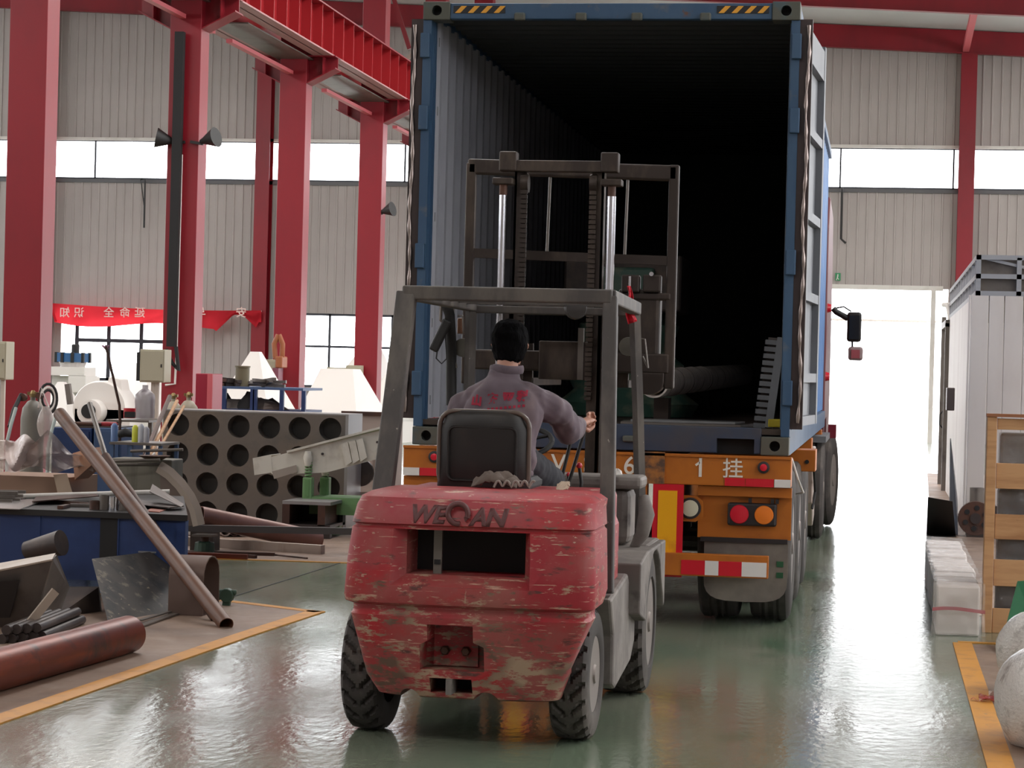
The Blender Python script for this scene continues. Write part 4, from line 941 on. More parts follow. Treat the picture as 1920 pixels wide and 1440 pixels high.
for a_ in (anL, anR):
    organic('shoe', m_dark, [([a_+V((0, -.05, -.085)), a_+V((0, .06, -.085)), a_+V((0, .16, -.10)), a_+V((0, .19, -.105))], [(.036, .04), (.042, .045), (.044, .03), (.03, .02)])], P_, .008, 3)
bj = BVHTree.FromObject(jo, bpy.context.evaluated_depsgraph_get()); jr = P_.matrix_basis; jinv = jr.inverted()
m_jr = mat('jacket lettering red', (150, 26, 52), .8)
def jtext(mesh):
    bm = bmesh.new(); bm.from_mesh(mesh); bmesh.ops.triangulate(bm, faces=bm.faces)
    bmesh.ops.subdivide_edges(bm, edges=[e for e in bm.edges if e.calc_length() > .01], cuts=2); bm.to_mesh(mesh); bm.free()
    for v in mesh.vertices:
        q = jinv @ v.co; h_ = bj.ray_cast(V((q.x, -1.5, q.z)), V((0, 1, 0)))
        v.co = V((q.x, (h_[0].y if h_[0] else q.y)-.003, q.z))
    mesh.materials.clear(); mesh.materials.append(m_jr)
    o = bpy.data.objects.new('lettering', mesh); COL.objects.link(o); o.parent = jo
for ch, px, py in (('山', 893, 752), ('东', 924, 749), ('亚', 953, 747), ('科', 979, 744)):
    p = D(px, py, 10.42); me = text_mesh(ch, .052, 0, .06); me.transform(FACE(p.x, 10.3, p.z)); jtext(me)
for k in range(9):
    px = 918+k*8; p = D(px, 764-(k-4)*.8, 10.42); b = B().box(p.x-.006, p.x+.006, 10.3, 10.3005, p.z-.006, p.z+.006)
    o = b.build('stroke', m_jr); me = o.data; bpy.data.objects.remove(o); jtext(me)
# ------------------------------------------------------------------ left side of the hall
def T_(name, lab, cat, px, py, Y, **k): return thing(name, lab, cat, D(px, py, Y), **k)
# leaning pipes
lo = G(424, 1178)+V((0, 0, .02)); hi = D(112, 776, 15.6)
t = thing('leaning_pipe', 'thick rusty brown pipe leaning on the blue bench, its foot on the concrete', 'pipe', (lo.x, lo.y, 0))
B().pipe(lo, hi, .047, .005).build('pipe_shell', mat('brown leaning pipe', (100, 64, 44), .5, .0, layers=[((62, 44, 38), (3, 3, 3), .5, .7), ((104, 70, 48), (5, 5, 2), .55, .7)]), t, smooth=60)
lo2 = G(404, 1166)+V((0, 0, .02)); m2 = D(198, 856, 15.4); hi2 = D(168, 757, 15.8)
t = thing('leaning_tube', 'thinner brown tube leaning behind the thick rusty pipe, with a slim rod in its top', 'pipe', (lo2.x, lo2.y, 0))
B().pipe(lo2, m2, .032, .004).build('tube_shell', m_rust, t, smooth=60)
B().tube([m2.lerp(lo2, .1), m2, hi2], .019, 10).build('rod', m_greysteel, t, smooth=60)
# fat pipe on the floor
R_ = .102; e1 = G(240, 1224)+V((0, 0, R_)); e0 = G(0, 1294)+V((0, 0, R_)); e0 = e0+(e0-e1).normalized()*1.5
t = thing('fat_pipe', 'fat red-brown steel pipe lying on the concrete at the lower left', 'pipe', (e1.x, e1.y, 0))
B().pipe(e0, e1, R_, .012, 40).build('pipe_shell', m_brownpipe, t, smooth=60)
# dark scarred plate
a = G(203, 1168); c = G(332, 1146); t = thing('scarred_plate', 'dark scratched steel plate leaning against the blue bench', 'plate', a)
u = D(172, 1048, 13.9); w_ = c+(u-a)+(c-a)*.12
m_sc = mat('scarred steel', (60, 54, 50), .6, .1, layers=[((40, 38, 38), (5, 5, 5), .48, .6), ((108, 98, 86), (12, 12, 18), .58, .68), ((150, 134, 110), (16, 16, 40), .68, .72)])
q = V((.0, .02, 0)); B().loft([[a, c, w_, u], [a+q, c+q, w_+q, u+q]]).build('plate', m_sc, t)
# U shaped casing
g = G(333, 1154); g2 = G(402, 1148)
t = thing('curved_casing', 'brown half-round sheet steel casing standing beside the scarred plate', 'casing', (g.x, g.y, 0))
pr = [(0, 0), (0, .25)]; 
for k in range(9): a_ = math.pi*(1-k/8); pr.append((.11+.11*math.cos(a_), .25+.12*math.sin(a_)))
pr += [(.22, 0)]
X0, Yc = g.x-.03, g.y
prw = [(Yc+p[0]*1.6, p[1]) for p in pr]; inn = [(y_+(-.008 if y_ > Yc+.17 else .008), max(z_-.008, 0)) for y_, z_ in prw]
x_r = D(390, 1100, g.y+.1).x; x_l = D(325, 1100, g.y+.1).x
B().loft([[(x_l, y_, z_) for y_, z_ in prw], [(x_r, y_, z_) for y_, z_ in prw], [(x_r, y_, z_) for y_, z_ in inn], [(x_l, y_, z_) for y_, z_ in inn]], cap=False, closed=False).build('casing_sheet', mat('brown sheet steel', (104, 84, 76), .5, .3), t, smooth=40)
B().box(x_l, x_r, Yc-.02, Yc+.37, 0, .006).build('foot_flange', m_rust, t)
t = T_('pipe_clamp', 'small dark green cast clamp on the floor beside the brown casing', 'clamp', 420, 1130, 14.2)
g = G(420, 1136); 
B().bar(g+V((-.1, 0, .08)), g+V((-.02, 0, .06)), .05, .05).lathe([(.045, -.03), (.05, 0), (.045, .03)], g+V((.02, 0, .07)), (0, 1, 0), 14).lathe([(.02, -.06), (.02, .06)], g+V((.02, 0, .09)), (1, 0, 0), 10).bar(g+V((.02, 0, .05)), g+V((.015, 0, 0)), .05, .04).build('clamp_body', mat('green cast iron', (52, 74, 60), .5), t, bevel=.006)
# grey hopper at left edge
t = T_('steel_hopper', 'grey welded sheet hopper at the left edge beside the round bars', 'hopper', 40, 1170, 12.9)
q = [D(-60, 1075, 12.6), D(84, 1052, 12.6), D(100, 1040, 12.8), D(-60, 1010, 13.4)]
B().loft([[D(-60, 1180, 12.8), D(60, 1180, 12.8), D(98, 1048, 12.6), D(-60, 1080, 12.6)], [D(-60, 1180, 12.82), D(60, 1180, 12.82), D(98, 1048, 12.62), D(-60, 1080, 12.62)]]).build('front_sheet', m_greysteel, t)
B().loft([[D(-60, 1080, 12.6), D(98, 1048, 12.6), D(104, 1037, 12.75), D(88, 1040, 12.75), D(-60, 1066, 12.75)], [p+V((0, 0, -.01)) for p in (D(-60, 1080, 12.6), D(98, 1048, 12.6), D(104, 1037, 12.75), D(88, 1040, 12.75), D(-60, 1066, 12.75))]]).build('rim_flange', mat('pale scraped steel', (160, 144, 130), .4, .3), t)
B().loft([[D(98, 1048, 12.6), D(60, 1180, 12.8), D(100, 1180, 13.5), D(128, 1100, 13.5), D(104, 1040, 12.9)], [p+V((.004, .01, 0)) for p in (D(98, 1048, 12.6), D(60, 1180, 12.8), D(100, 1180, 13.5), D(128, 1100, 13.5), D(104, 1040, 12.9))]]).build('side_sheet', m_greysteel, t)
B().bar(D(104, 1108, 12.5), D(56, 1168, 12.4), .02, .05).build('edge_bar', mat('pale scraped steel', (160, 144, 130)), t)
B().loft([[D(-30, 1092, 12.58), D(36, 1088, 12.58), D(18, 1158, 12.7), D(-30, 1160, 12.7)], [p+V((0, .01, 0)) for p in (D(-30, 1092, 12.58), D(36, 1088, 12.58), D(18, 1158, 12.7), D(-30, 1160, 12.7))]]).build('dark_patch', mat('black scale', (36, 32, 32), .5), t)
# stack of round bars
proto = None; n = 0
blab = ['%s round steel bar in the stack beside the fat pipe' % s for s in ('frontmost lower', 'second lower', 'third lower', 'fourth lower', 'fifth lower')]+['%s round steel bar of the upper row in the stack' % s for s in ('first', 'second', 'third', 'last')]
for row, cnt in ((0, 5), (1, 4)):
    for k in range(cnt):
        px = 2+k*19+row*9; g = G(px, 1209-k*1.5)+V((0, 0, .030+row*.052)); e = g+(G(168, 1168)-G(86, 1203))*.9
        t = thing('round_bar', blab[n], 'steel bar', (g.x, g.y, 0), 'round steel bars stacked on the floor'); n += 1
        B().tube([g, e], .028, 12).build('bar', m_darksteel, t, smooth=60)
for k, (px, py, rz) in enumerate([(92, 1150, .2), (118, 1148, -.2), (106, 1162, .1)]):
    g = D(px, py, 13.1); t = thing('wood_offcut', ['left', 'right', 'lower'][k]+' pale wood offcut lying on the round bars', 'offcut', g, 'wood offcuts on the round bars')
    dv = V((math.cos(rz+.5), math.sin(rz+.5), 0))*.06; B().bar(g-dv, g+dv, .035, .02).build('offcut', mat('pale offcut', (150, 134, 118), .7), t)
t = T_('flat_bar', 'thin flat steel bars lying on the concrete between fat pipe and casing', 'steel bar', 300, 1160, 13.2)
B().bar(G(255, 1180)+V((0, 0, .012)), G(330, 1153)+V((0, 0, .012)), .05, .008).bar(G(262, 1170)+V((0, 0, .022)), G(322, 1152)+V((0, 0, .022)), .03, .008).build('bar', m_greysteel, t)
# dark clutter below the bench
t = T_('sheet_offcut', 'dark bent sheet offcut under the blue bench', 'plate', 150, 1130, 13.8)
B().loft([[G(100, 1160), G(190, 1148), D(185, 1100, 13.9), D(104, 1100, 13.9)], [p+V((0, .01, 0)) for p in (G(100, 1160), G(190, 1148), D(185, 1100, 13.9), D(104, 1100, 13.9))]]).build('sheet', m_darksteel, t)
B().lathe([(.06, 0), (.085, .27)], D(50, 1032, 14.25), (1, -.2, .25), 20).build('cone_piece', m_darksteel, t, smooth=60)
# blue bench
YB = 14.6; xr_ = D(348, 1000, YB).x; xl_ = -7.4; zb1 = D(200, 957, YB).z
t = thing('steel_bench', 'long blue steel bench covered with metal offcuts in the left foreground', 'bench', (-5.5, YB+.8, 0))
xb_ = D(338, 922, 16.6).x
B().prism([(xl_, YB), (xr_, YB), (xb_, 16.6), (xb_-.02, 16.6), (xr_-.02, YB+.02), (xl_, YB+.02)], .12, zb1-.05, 'z').build('side_panel', m_blue, t)
B().prism([(xl_-.02, YB-.03), (xr_+.02, YB-.03), (xb_+.02, 16.62), (xl_-.02, 16.62)], zb1-.05, zb1-.01, 'z').build('top_plate', m_blackmetal, t)
for x in (xr_-.06, -5.05, -5.6, -6.6): B().box(x, x+.06, YB-.008, YB+.06, 0, zb1-.05).build('leg', m_blue if x > -5.2 else m_bluelight if False else m_blue, t)
B().box(-5.12, -5.0, YB-.01, YB+.0, .12, zb1-.05).build('panel_gap', m_dark, t)
B().box(xr_-.32, xr_-.2, YB-.014, YB, .32, .33).build('drawer_pull', m_steel, t)
zt_ = zb1-.01
def on(px, Y): return D(px, 940, Y).x
# things on the bench
def sheet(nm, lab, corners, m, z0=zt_, th=.006, cat='sheet'):
    pts = [V((D(px, 940, Y).x, Y, z0+dz)) for px, Y, dz in corners]
    t = thing(nm, lab, cat, pts[0]); B().loft([pts, [p+V((0, 0, th)) for p in pts]]).build('sheet', m, t); return t
sheet('metal_sheet', 'bright bare metal sheet hanging over the near edge of the blue bench', [(-40, 14.5, .0), (38, 14.5, .0), (85, 15.4, .01), (-40, 15.2, .01)], mat('bright sheet', (190, 182, 178), .25, .6))
sheet('metal_sheet', 'brown curved sheet strip behind the bright sheet on the bench', [(60, 15.0, .02), (185, 15.4, .05), (180, 15.6, .05), (70, 15.7, .02)], m_rust)
sheet('metal_sheet', 'rusty round-ended offcut at the right end of the bench', [(275, 14.75, .0), (300, 14.72, .0), (312, 15.0, .0), (285, 15.1, .0)], mat('pink rusty scrap', (170, 108, 92), .6))
sheet('metal_sheet', 'long grey strip across the right end of the bench', [(232, 15.2, .02), (318, 14.9, .02), (345, 15.1, .02), (262, 15.6, .02)], m_darksteel)
sheet('metal_sheet', 'dark angled plate propped above the right end of the bench', [(280, 15.3, .10), (340, 15.0, .02), (345, 15.3, .02), (285, 15.7, .13)], m_greysteel)
t = thing('plastic_pipe', 'long pale plastic pipe lying across the back of the blue bench', 'pipe', (D(40, 930, 15.6).x, 15.6, zt_))
B().tube([D(28, 931, 15.5), D(318, 872+50, 15.9)+V((0, 0, .0))], .018, 12).build('pipe_shell', m_white, t, smooth=60)
for k, (px, r_, h_, m_, lab) in enumerate([(196, .035, .10, m_greysteel, 'grey steel cup on the bench beside the leaning pipe'), (213, .037, .09, m_chrome, 'shiny steel cup on the bench next to the grey cup'), (179, .04, .06, m_rust, 'low rusty ring at the left of the two cups'), (232, .03, .08, m_greysteel, 'grey sleeve standing right of the shiny cup')]):
    p = V((on(px, 14.8), 14.8, zt_)); t = thing('steel_cup', lab, 'cup', p)
    B().lathe([(r_, 0), (r_, h_), (r_*.85, h_), (r_*.85, .01)], p, (0, 0, 1), 20).build('cup_wall', m_, t, smooth=40)
for k, (px, Y, L_) in enumerate([(140, 15.2, .35), (160, 15.0, .2), (250, 15.3, .3), (120, 14.8, .22), (20, 15.5, .4)]):
    p = V((on(px, Y), Y, zt_+.012)); t = thing('steel_offcut', ['brown strip offcut behind the metal cups', 'short strip offcut left of the cups', 'bar offcut behind the leaning pipe on the bench', 'small strip offcut near the bench edge', 'bar offcut under the plastic sheeting'][k], 'offcut', p, 'steel offcuts on the blue bench')
    dv = V((math.cos(k*.7-.4), math.sin(k*.7-.4), 0))*L_/2; B().bar(p-dv, p+dv, .04, .02).build('offcut', [m_rust, m_greysteel, m_darksteel][k % 3], t)
t = T_('bar_bundle', 'grey cut bars piled at the far left end of the bench', 'bars', 20, 930, 15.2)
for k in range(6): B().bar(V((on(-30, 15.0), 15.0+k*.05, zt_+.02+.025*(k % 3))), V((on(28, 15.1), 15.05+k*.05, zt_+.02+.025*(k % 3))), .03, .022).build('bar', m_greysteel, t)
# cardboard carton with torn plastic sheeting behind the bench
CYc = 16.2
t = T_('cardboard_carton', 'brown cardboard carton on the bench under torn clear plastic', 'carton', 60, 925, CYc)
c0 = D(-40, 925, CYc); c1 = D(132, 885, CYc)
B().box(c0.x, c1.x, CYc, CYc+.6, zt_, D(60, 893, CYc).z).build('box_wall', m_card, t)
B().loft([[D(100, 890, CYc-.02), D(125, 888, CYc-.02), D(136, 925, CYc-.1), D(108, 925, CYc-.1)], [p+V((0, .008, 0)) for p in (D(100, 890, CYc-.02), D(125, 888, CYc-.02), D(136, 925, CYc-.1), D(108, 925, CYc-.1))]]).build('carton_flap', mat('pale cardboard', (168, 146, 126), .8), t)
B().loft([[D(136, 850, CYc), D(168, 840, CYc-.1), D(176, 868, CYc-.1), D(140, 900, CYc)], [p+V((0, .3, 0)) for p in (D(136, 850, CYc), D(168, 840, CYc-.1), D(176, 868, CYc-.1), D(140, 900, CYc))]]).build('carton_end', mat('peach cardboard', (196, 150, 124), .8), t)
t = T_('plastic_sheeting', 'crumpled translucent plastic sheeting heaped over the carton at the left', 'plastic', 70, 870, CYc)
def ps(u, v):
    px = -40+u*215; top = 800+30*abs(math.sin(u*5.2))+28*u*u
    py = top+v*(880-top)+6*math.sin(u*17+v*9)
    return D(px, py, CYc-.05+.32*(1-v)*math.sin(u*6+1)+.10*noise.noise(V((u*7, v*5, 1))))
m_film2 = mat('dusty plastic film', (206, 190, 182), .3, alpha=.62, spec=.7, bump=((9, 9, 9), .9, .03))
B().grid(ps, 60, 20).build('sheeting', m_film2, t, smooth=50)
def ps2(u, v): return D(10+u*62, 822+v*62*(.6+.4*math.sin(u*3.1))+8*math.sin(u*8), CYc-.15+.12*math.sin(v*4+u*6))
B().grid(ps2, 24, 14).build('folded_sheet', mat('opaque plastic film', (214, 196, 190), .35, alpha=.9, bump=((9, 9, 9), .9, .03)), t, smooth=50)
# blue cabinets further back
for k, (x0, x1, lab) in enumerate([(96, 172, 'left blue steel cabinet behind the carton'), (174, 228, 'right blue steel cabinet behind the leaning pipes')]):
    t = T_('steel_cabinet', lab, 'cabinet', (x0+x1)/2, 930, 18.6); p0 = D(x0, 860, 18.6); p1 = D(x1, 803, 18.6)
    B().box(p0.x, p1.x, 18.6, 19.2, 0, p1.z).build('body', m_blue if k == 0 else m_bluelight, t, bevel=.01)
    B().box(p0.x+.02, p1.x-.02, 18.585, 18.6, .06, p1.z-.03).build('door', m_blue if k == 0 else mat('slate blue paint', (62, 84, 122), .5), t)
    B().box(p1.x-.06, p1.x-.045, 18.57, 18.585, .5, .62).build('handle', m_steel, t)
zc = D(160, 803, 18.6).z
t = T_('tool_tray', 'dark tray of scrap on top of the blue cabinets with a red cloth', 'tray', 160, 800, 18.8)
B().box(D(142, 800, 18.7).x, D(228, 800, 18.7).x, 18.62, 19.1, zc, zc+.02).build('tray_base', m_darksteel, t)
B().box(D(142, 800, 18.7).x, D(190, 800, 18.7).x, 18.65, 19.1, zc+.02, zc+.05).build('tray_contents', m_rust, t, bevel=.01)
B().pb(180, 792, 208, 801, 18.7, .2).build('red_tray', mat('red cloth', (150, 30, 40), .7), t, bevel=.015)
# work table with cans
t = T_('work_table', 'small blue framed table holding spray cans and tools beside the stone-grey bench', 'table', 255, 830, 17.8)
zt2 = D(250, 830, 17.8).z; x0 = D(205, 830, 17.8).x; x1 = D(302, 830, 17.8).x
B().box(x0, x1, 17.8, 18.3, zt2-.02, zt2).build('table_top', m_greysteel, t)
for x in (x0, x0+.16, x1-.03):
    for y in (17.82, 18.25): B().box(x, x+.03, y, y+.03, 0, zt2-.02).build('leg', m_bluelight, t)
for z in (zt2-.14, zt2-.24): B().box(x0, x1, 17.82, 17.84, z, z+.015).build('rail', m_blue, t)
for k, (px, r_, h_, c_, lab) in enumerate([(214, .028, .15, (92, 116, 160), 'blue plastic bottle on the small work table'), (253, .026, .14, (206, 206, 60), 'yellow-green spray can on the small work table'), (264, .026, .15, (190, 190, 196), 'silver spray can beside the yellow one'), (274, .024, .13, (176, 172, 176), 'smaller silver can at the right of the spray cans')]):
    p = V((D(px, 828, 17.95).x, 17.95, zt2)); t = thing('spray_can', lab, 'can', p)
    B().lathe([(r_, 0), (r_, h_*.85), (r_*.7, h_*.93), (r_*.4, h_), (.002, h_)], p, (0, 0, 1), 16).build('can_body', mat('can paint %d' % k, c_, .35), t, smooth=40)
t = T_('power_grinder', 'dark hand grinder lying behind the spray cans', 'tool', 235, 825, 18.1)
p = V((D(222, 820, 18.15).x, 18.15, zt2+.05)); B().tube([p, p+V((.06, 0, .02)), p+V((.13, 0, .005))], [.03, .038, .025], 12).build('grinder_body', m_blackmetal, t, smooth=60); B().tube([p+V((.12, 0, 0)), p+V((.2, .02, -.01))], .016, 8).build('handle', m_rust, t)
# stone-grey bench below
t = T_('low_bench', 'low grey-green bench with stained front behind the blue bench', 'bench', 260, 900, 17.0)
p0 = D(182, 920, 17.0); p1 = D(300, 865, 17.0)
B().box(p0.x, p1.x, 17.3, 17.6, 0, p1.z).build('body', mat('stained grey green', (122, 116, 104), .7, layers=[((98, 92, 82), (8, 8, 1.2), .5, .68)]), t, bevel=.01)
t = T_('steel_rods', 'bundle of thin rods and a flat bar across the low bench', 'rods', 270, 862, 17.1)
for a_, c_ in (((182, 866, 17.05), (300, 862, 17.1)), ((245, 846, 17.2), (343, 843, 17.2)), ((210, 872, 17.1), (300, 871, 17.2))):
    B().tube([D(*a_), D(*c_)], .012, 8).build('rod', m_greysteel, t)
t = T_('scrap_pan', 'shallow rusty pan on the low bench', 'pan', 265, 912, 17.0)
B().lathe([(.06, 0), (.12, .03), (.125, .035), (.115, .03)], V((D(265, 905, 16.9).x, 17.2, p1.z)), (0, 0, 1), 20).build('pan', m_rust, t)
# leaning timber sticks
for k, (a_, c_, r_, mt, lab) in enumerate([((270, 858), (318, 744), .022, m_rust, 'dark leaning stick nearest the cream box'), ((276, 862), (332, 752), .018, m_wood, 'tan wooden stick leaning right of the dark one'), ((284, 866), (345, 762), .014, m_wood, 'thin tan stick leaning against the drilled plate'), ((262, 878), (290, 850), .012, m_white, 'short pale stick at the foot of the leaning sticks')]):
    p = D(*a_, 18.6); q = D(*c_, 20.8 if k < 3 else 18.8); t = thing('leaning_stick', lab, 'stick', p)
    B().tube([p, q], r_, 8).build('stick', mt, t)
t = T_('whip_hose', 'thin dark hose rising in a curve to a tangle above the spray cans', 'hose', 222, 820, 18.6)
pts = [D(*q_, 18.2) for q_ in [(224, 833), (225, 790), (224, 760), (216, 725), (208, 690), (202, 662), (198, 650)]]
B().tube(pts, .012, 8).build('hose', m_rust, t, smooth=60)
for k in range(5): B().tube([D(192+k*2, 648+k, 18.4), D(198, 655-k*2, 18.38), D(205-k, 648+k*2, 18.4)], .008, 6).build('knot', mat('faded violet cord', (150, 110, 130), .8), t)
# gas cylinders
def cyl(px, pt, Y, r_, c_, lab, zbase=0, cap=False):
    p = D(px, pt, Y); t = thing('gas_cylinder', lab, 'cylinder', (p.x, Y, zbase)); H_ = p.z
    B().lathe([(r_*.95, zbase), (r_, zbase+.05), (r_, H_-.22), (r_*.86, H_-.13), (r_*.45, H_-.07), (r_*.22, H_-.06), (r_*.22, H_-.02)], (p.x, Y, 0), (0, 0, 1), 24).build('shell', mat('cylinder paint %d' % c_[0], c_, .5), t, smooth=50)
    B().lathe([(r_*.3, H_-.03), (r_*.3, H_+.0), (r_*.12, H_+.03)], (p.x, Y, 0), (0, 0, 1), 10).bar((p.x-.05, Y, H_), (p.x+.05, Y, H_), .03, .03).build('valve', mat('brass valve', (132, 110, 70), .4, .6), t)
    return t
t = cyl(62, 738, 19.5, .105, (122, 116, 106), 'tall grey gas cylinder with a regulator beside the nearest column')
B().tube([D(40, 740, 19.4), D(25, 770, 19.2), D(18, 800, 19.0)], .02, 8).build('hose', m_dark, t, smooth=60); B().lathe([(.035, 0), (.035, .04)], D(45, 745, 19.4), (0, -1, 0), 14).lathe([(.03, 0), (.03, .04)], D(75, 742, 19.4), (0, -1, 0), 14).build('gauge', m_rust, t)
cyl(325, 742, 23.2, .11, (168, 158, 140), 'pale gas cylinder top showing behind the drilled plate, left one'); cyl(354, 740, 23.2, .11, (164, 152, 132), 'pale gas cylinder top showing behind the drilled plate, right one')
t = T_('hose_reel', 'round black and white hose coil hanging beside the nearest column', 'reel', 90, 745, 25.2)
for r_, m_ in ((.13, m_dark), (.10, m_white), (.075, m_dark)): B().tube([D(90, 748, 25.17)+V((r_*.7*math.cos(k*.3491), .05*math.cos(k*.3491), r_*1.35*math.sin(k*.3491))) for k in range(19)], .016, 8).build('coil', m_, t, smooth=60)
t = T_('plastic_bag', 'pale plastic bag hanging beside the grey gas cylinder', 'bag', 85, 790, 19.2)
rings = [[D(86+(4+13*math.sin(min(i/7, 1)*2.6))*math.cos(k*.5236), 762+i*8, 19.2)+V((0, .06*math.sin(k*.5236), 0)) for k in range(12)] for i in range(8)]
B().loft(rings).build('bag', m_film2, t, smooth=60); B().tube([D(72, 765, 19.2), D(78, 728, 19.3), D(92, 765, 19.2)], .008, 6).build('bag_handle', m_film2, t)
for k, (a_, c_, lab) in enumerate([((14, 825), (30, 765), 'bent pale tube end left of the grey gas cylinder'), ((90, 840), (108, 768), 'greenish glass-like tube right of the grey gas cylinder')]):
    t = T_('bent_tube', lab, 'tube', a_[0], a_[1], 18.3); B().tube([V((D(*a_, 18.3).x, 18.3, 0)), D(*a_, 18.3), D((a_[0]+c_[0])/2-1, (a_[1]+c_[1])/2, 18.4), D(*c_, 18.5)], .016, 8).build('tube', mat('pale tube', (176, 184, 178), .4), t, smooth=60)
# cream electric enclosures
def encl(x0, y0, x1, y1, Y, lab, leg=None):
    t = T_('electrical_box', lab, 'electrical box', (x0+x1)/2, y1, Y)
    o = B().pb(x0, y0, x1, y1, Y, .25).build('enclosure', m_cream, t, bevel=.008)
    B().pb(x0+3, y0+3, x1-3, y1-3, Y-.015, .02).build('enclosure_door', m_cream, t, bevel=.004)
    B().pb(x1-7, (y0+y1)/2-3, x1-5, (y0+y1)/2+3, Y-.025, .012).build('latch', m_blackmetal, t)
    if leg:
        for px in leg: p = D(px, y1, Y); B().box(p.x-.02, p.x+.02, Y+.05, Y+.09, 0, p.z+.01).build('stand_leg', mat('pale stand paint', (190, 176, 164), .5), t)
    return t
t = encl(262, 655, 308, 717, 24, 'cream electrical box on a two legged stand left of the second column', (284, 291))
B().pb(256, 660, 262, 714, 24.02, .2).build('side_rail', m_blackmetal, t)
encl(493, 674, 518, 713, 36.98, 'slim cream electrical box on the third column behind the blue rack')
t = encl(612, 689, 648, 728, 43.0, 'wide cream electrical box on the fourth column, left half'); encl(648, 685, 676, 731, 42.95, 'narrow cream electrical box on the fourth column, right half')
t = encl(-8, 640, 11, 712, 24.0, 'cream electrical box cut by the left picture edge', (2,))
# red floor cabinet
t = T_('red_cabinet', 'red steel cabinet beside the second column behind the drilled plate', 'cabinet', 382, 770, 25); p0 = D(366, 735, 25); p1 = D(399, 701, 25)
B().box(p0.x, p1.x, 25, 25.4, 0, p1.z).build('body', mat('crimson paint', (150, 18, 48), .45), t, bevel=.01); B().box(p1.x-.06, p1.x, 24.99, 25, .1, p1.z).build('edge_trim', mat('faded red paint', (206, 96, 104)), t)
# red tub and bottle by the blowers
t = T_('red_tub', 'small red tub with dark opening in front of the white blower', 'tub', 243, 778, 22)
B().lathe([(.06, 0), (.062, .10), (.05, .10), (.05, .02)], D(243, 784, 22), (0, 0, 1), 20).build('tub', mat('red plastic', (176, 26, 38), .4), t, smooth=40); B().pb(233, 772, 253, 783, 21.93, .02).build('tub_panel', m_dark, t)
t = T_('water_bottle', 'large clear plastic water bottle beside the cream box stand', 'bottle', 271, 760, 22.5)
B().lathe([(.10, 0), (.105, .06), (.10, .12), (.105, .18), (.10, .24), (.06, .28), (.03, .30), (.03, .34)], D(271, 784, 22.5), (0, 0, 1), 20).build('bottle', mat('grey clear plastic', (140, 130, 134), .3, alpha=.7), t, smooth=60)
B().lathe([(.032, 0), (.032, .03)], D(271, 735, 22.5), (0, 0, 1), 12).build('bottle_cap', m_dark, t)
t = T_('stand_shelf', 'thin steel shelf carrying the red tub and the water bottle', 'shelf', 240, 788, 22.2)
p0 = D(205, 786, 22); p1 = D(285, 786, 22); B().box(p0.x, p1.x, 21.9, 22.8, p0.z-.02, p0.z).build('shelf_board', m_greysteel, t)
for x in (p0.x, p1.x-.04): B().box(x, x+.04, 22.0, 22.04, 0, p0.z-.02).build('leg', m_greysteel, t)
# drilled plate (tube sheet) box
PY = 21.9; px0, px1 = D(304, 880, PY).x, D(646, 880, PY).x; pz1 = D(475, 774, PY).z; NC, NR = 6, 5
m_ts = mat('tube sheet steel', (110, 100, 92), .5, .3, layers=[((124, 106, 88), (1.5, 1.5, 1.5), .48, .66), ((92, 88, 84), (3, 3, 3), .5, .7)])
t = thing('drilled_plate', 'big grey steel block drilled with rows of large round holes', 'steel block', ((px0+px1)/2, PY, 0))
cw_ = .3115; hr = .113; zc0 = pz1-.140; b = B()
xs0 = px0+.155-.0
def cell(b, cx_, cz_, x0, x1, z0, z1, r_, y0, y1, n=24):
    sq = []
    for k in range(n):
        a_ = 6.2832*k/n+.1309; c_, s_ = math.cos(a_), math.sin(a_)
        k1 = min(((x1-cx_) if c_ > 0 else (cx_-x0))/max(abs(c_), 1e-6), ((z1-cz_) if s_ > 0 else (cz_-z0))/max(abs(s_), 1e-6)); sq.append((cx_+c_*k1, cz_+s_*k1))
    for C_ in ((x0, z0), (x1, z0), (x1, z1), (x0, z1)):
        i_ = min(range(n), key=lambda q: (sq[q][0]-C_[0])**2+(sq[q][1]-C_[1])**2); sq[i_] = C_
    ci = [(cx_+r_*math.cos(6.2832*k/n+.1309), cz_+r_*math.sin(6.2832*k/n+.1309)) for k in range(n)]
    b.loft([[(x, y0, z) for x, z in sq], [(x, y0, z) for x, z in ci], [(x, y1, z) for x, z in ci]], cap=False)
for i in range(NC):
    for j in range(NR):
        cx_ = xs0+i*cw_; cz_ = zc0-j*.2885
        x0 = px0 if i == 0 else cx_-cw_/2; x1 = px1 if i == NC-1 else cx_+cw_/2
        z1 = pz1 if j == 0 else cz_+.14425; z0 = max(0, cz_-.14425) if j < NR-1 else 0
        if cz_-hr < -.03: 
            b.add([(x0, PY, 0), (x1, PY, 0), (x1, PY, z1), (x0, PY, z1)], [(0, 1, 2, 3)]); continue
        cell(b, cx_, cz_, x0, x1, z0, z1, hr, PY, PY+.16)
b.build('tube_sheet', m_ts, t)
B().box(px0, px1, PY+.16, PY+.17, 0, pz1).build('back_plate', mat('dark hole steel', (66, 62, 58), .6), t)
B().box(px0, px1, PY, PY+.6, pz1, pz1+.012).build('top_plate', mat('pale edge steel', (150, 146, 144), .4, .3), t)
B().box(px1, px1+.03, PY-.01, PY+.6, 0, pz1+.012).build('end_plate', mat('pale edge steel', (150, 146, 144)), t)
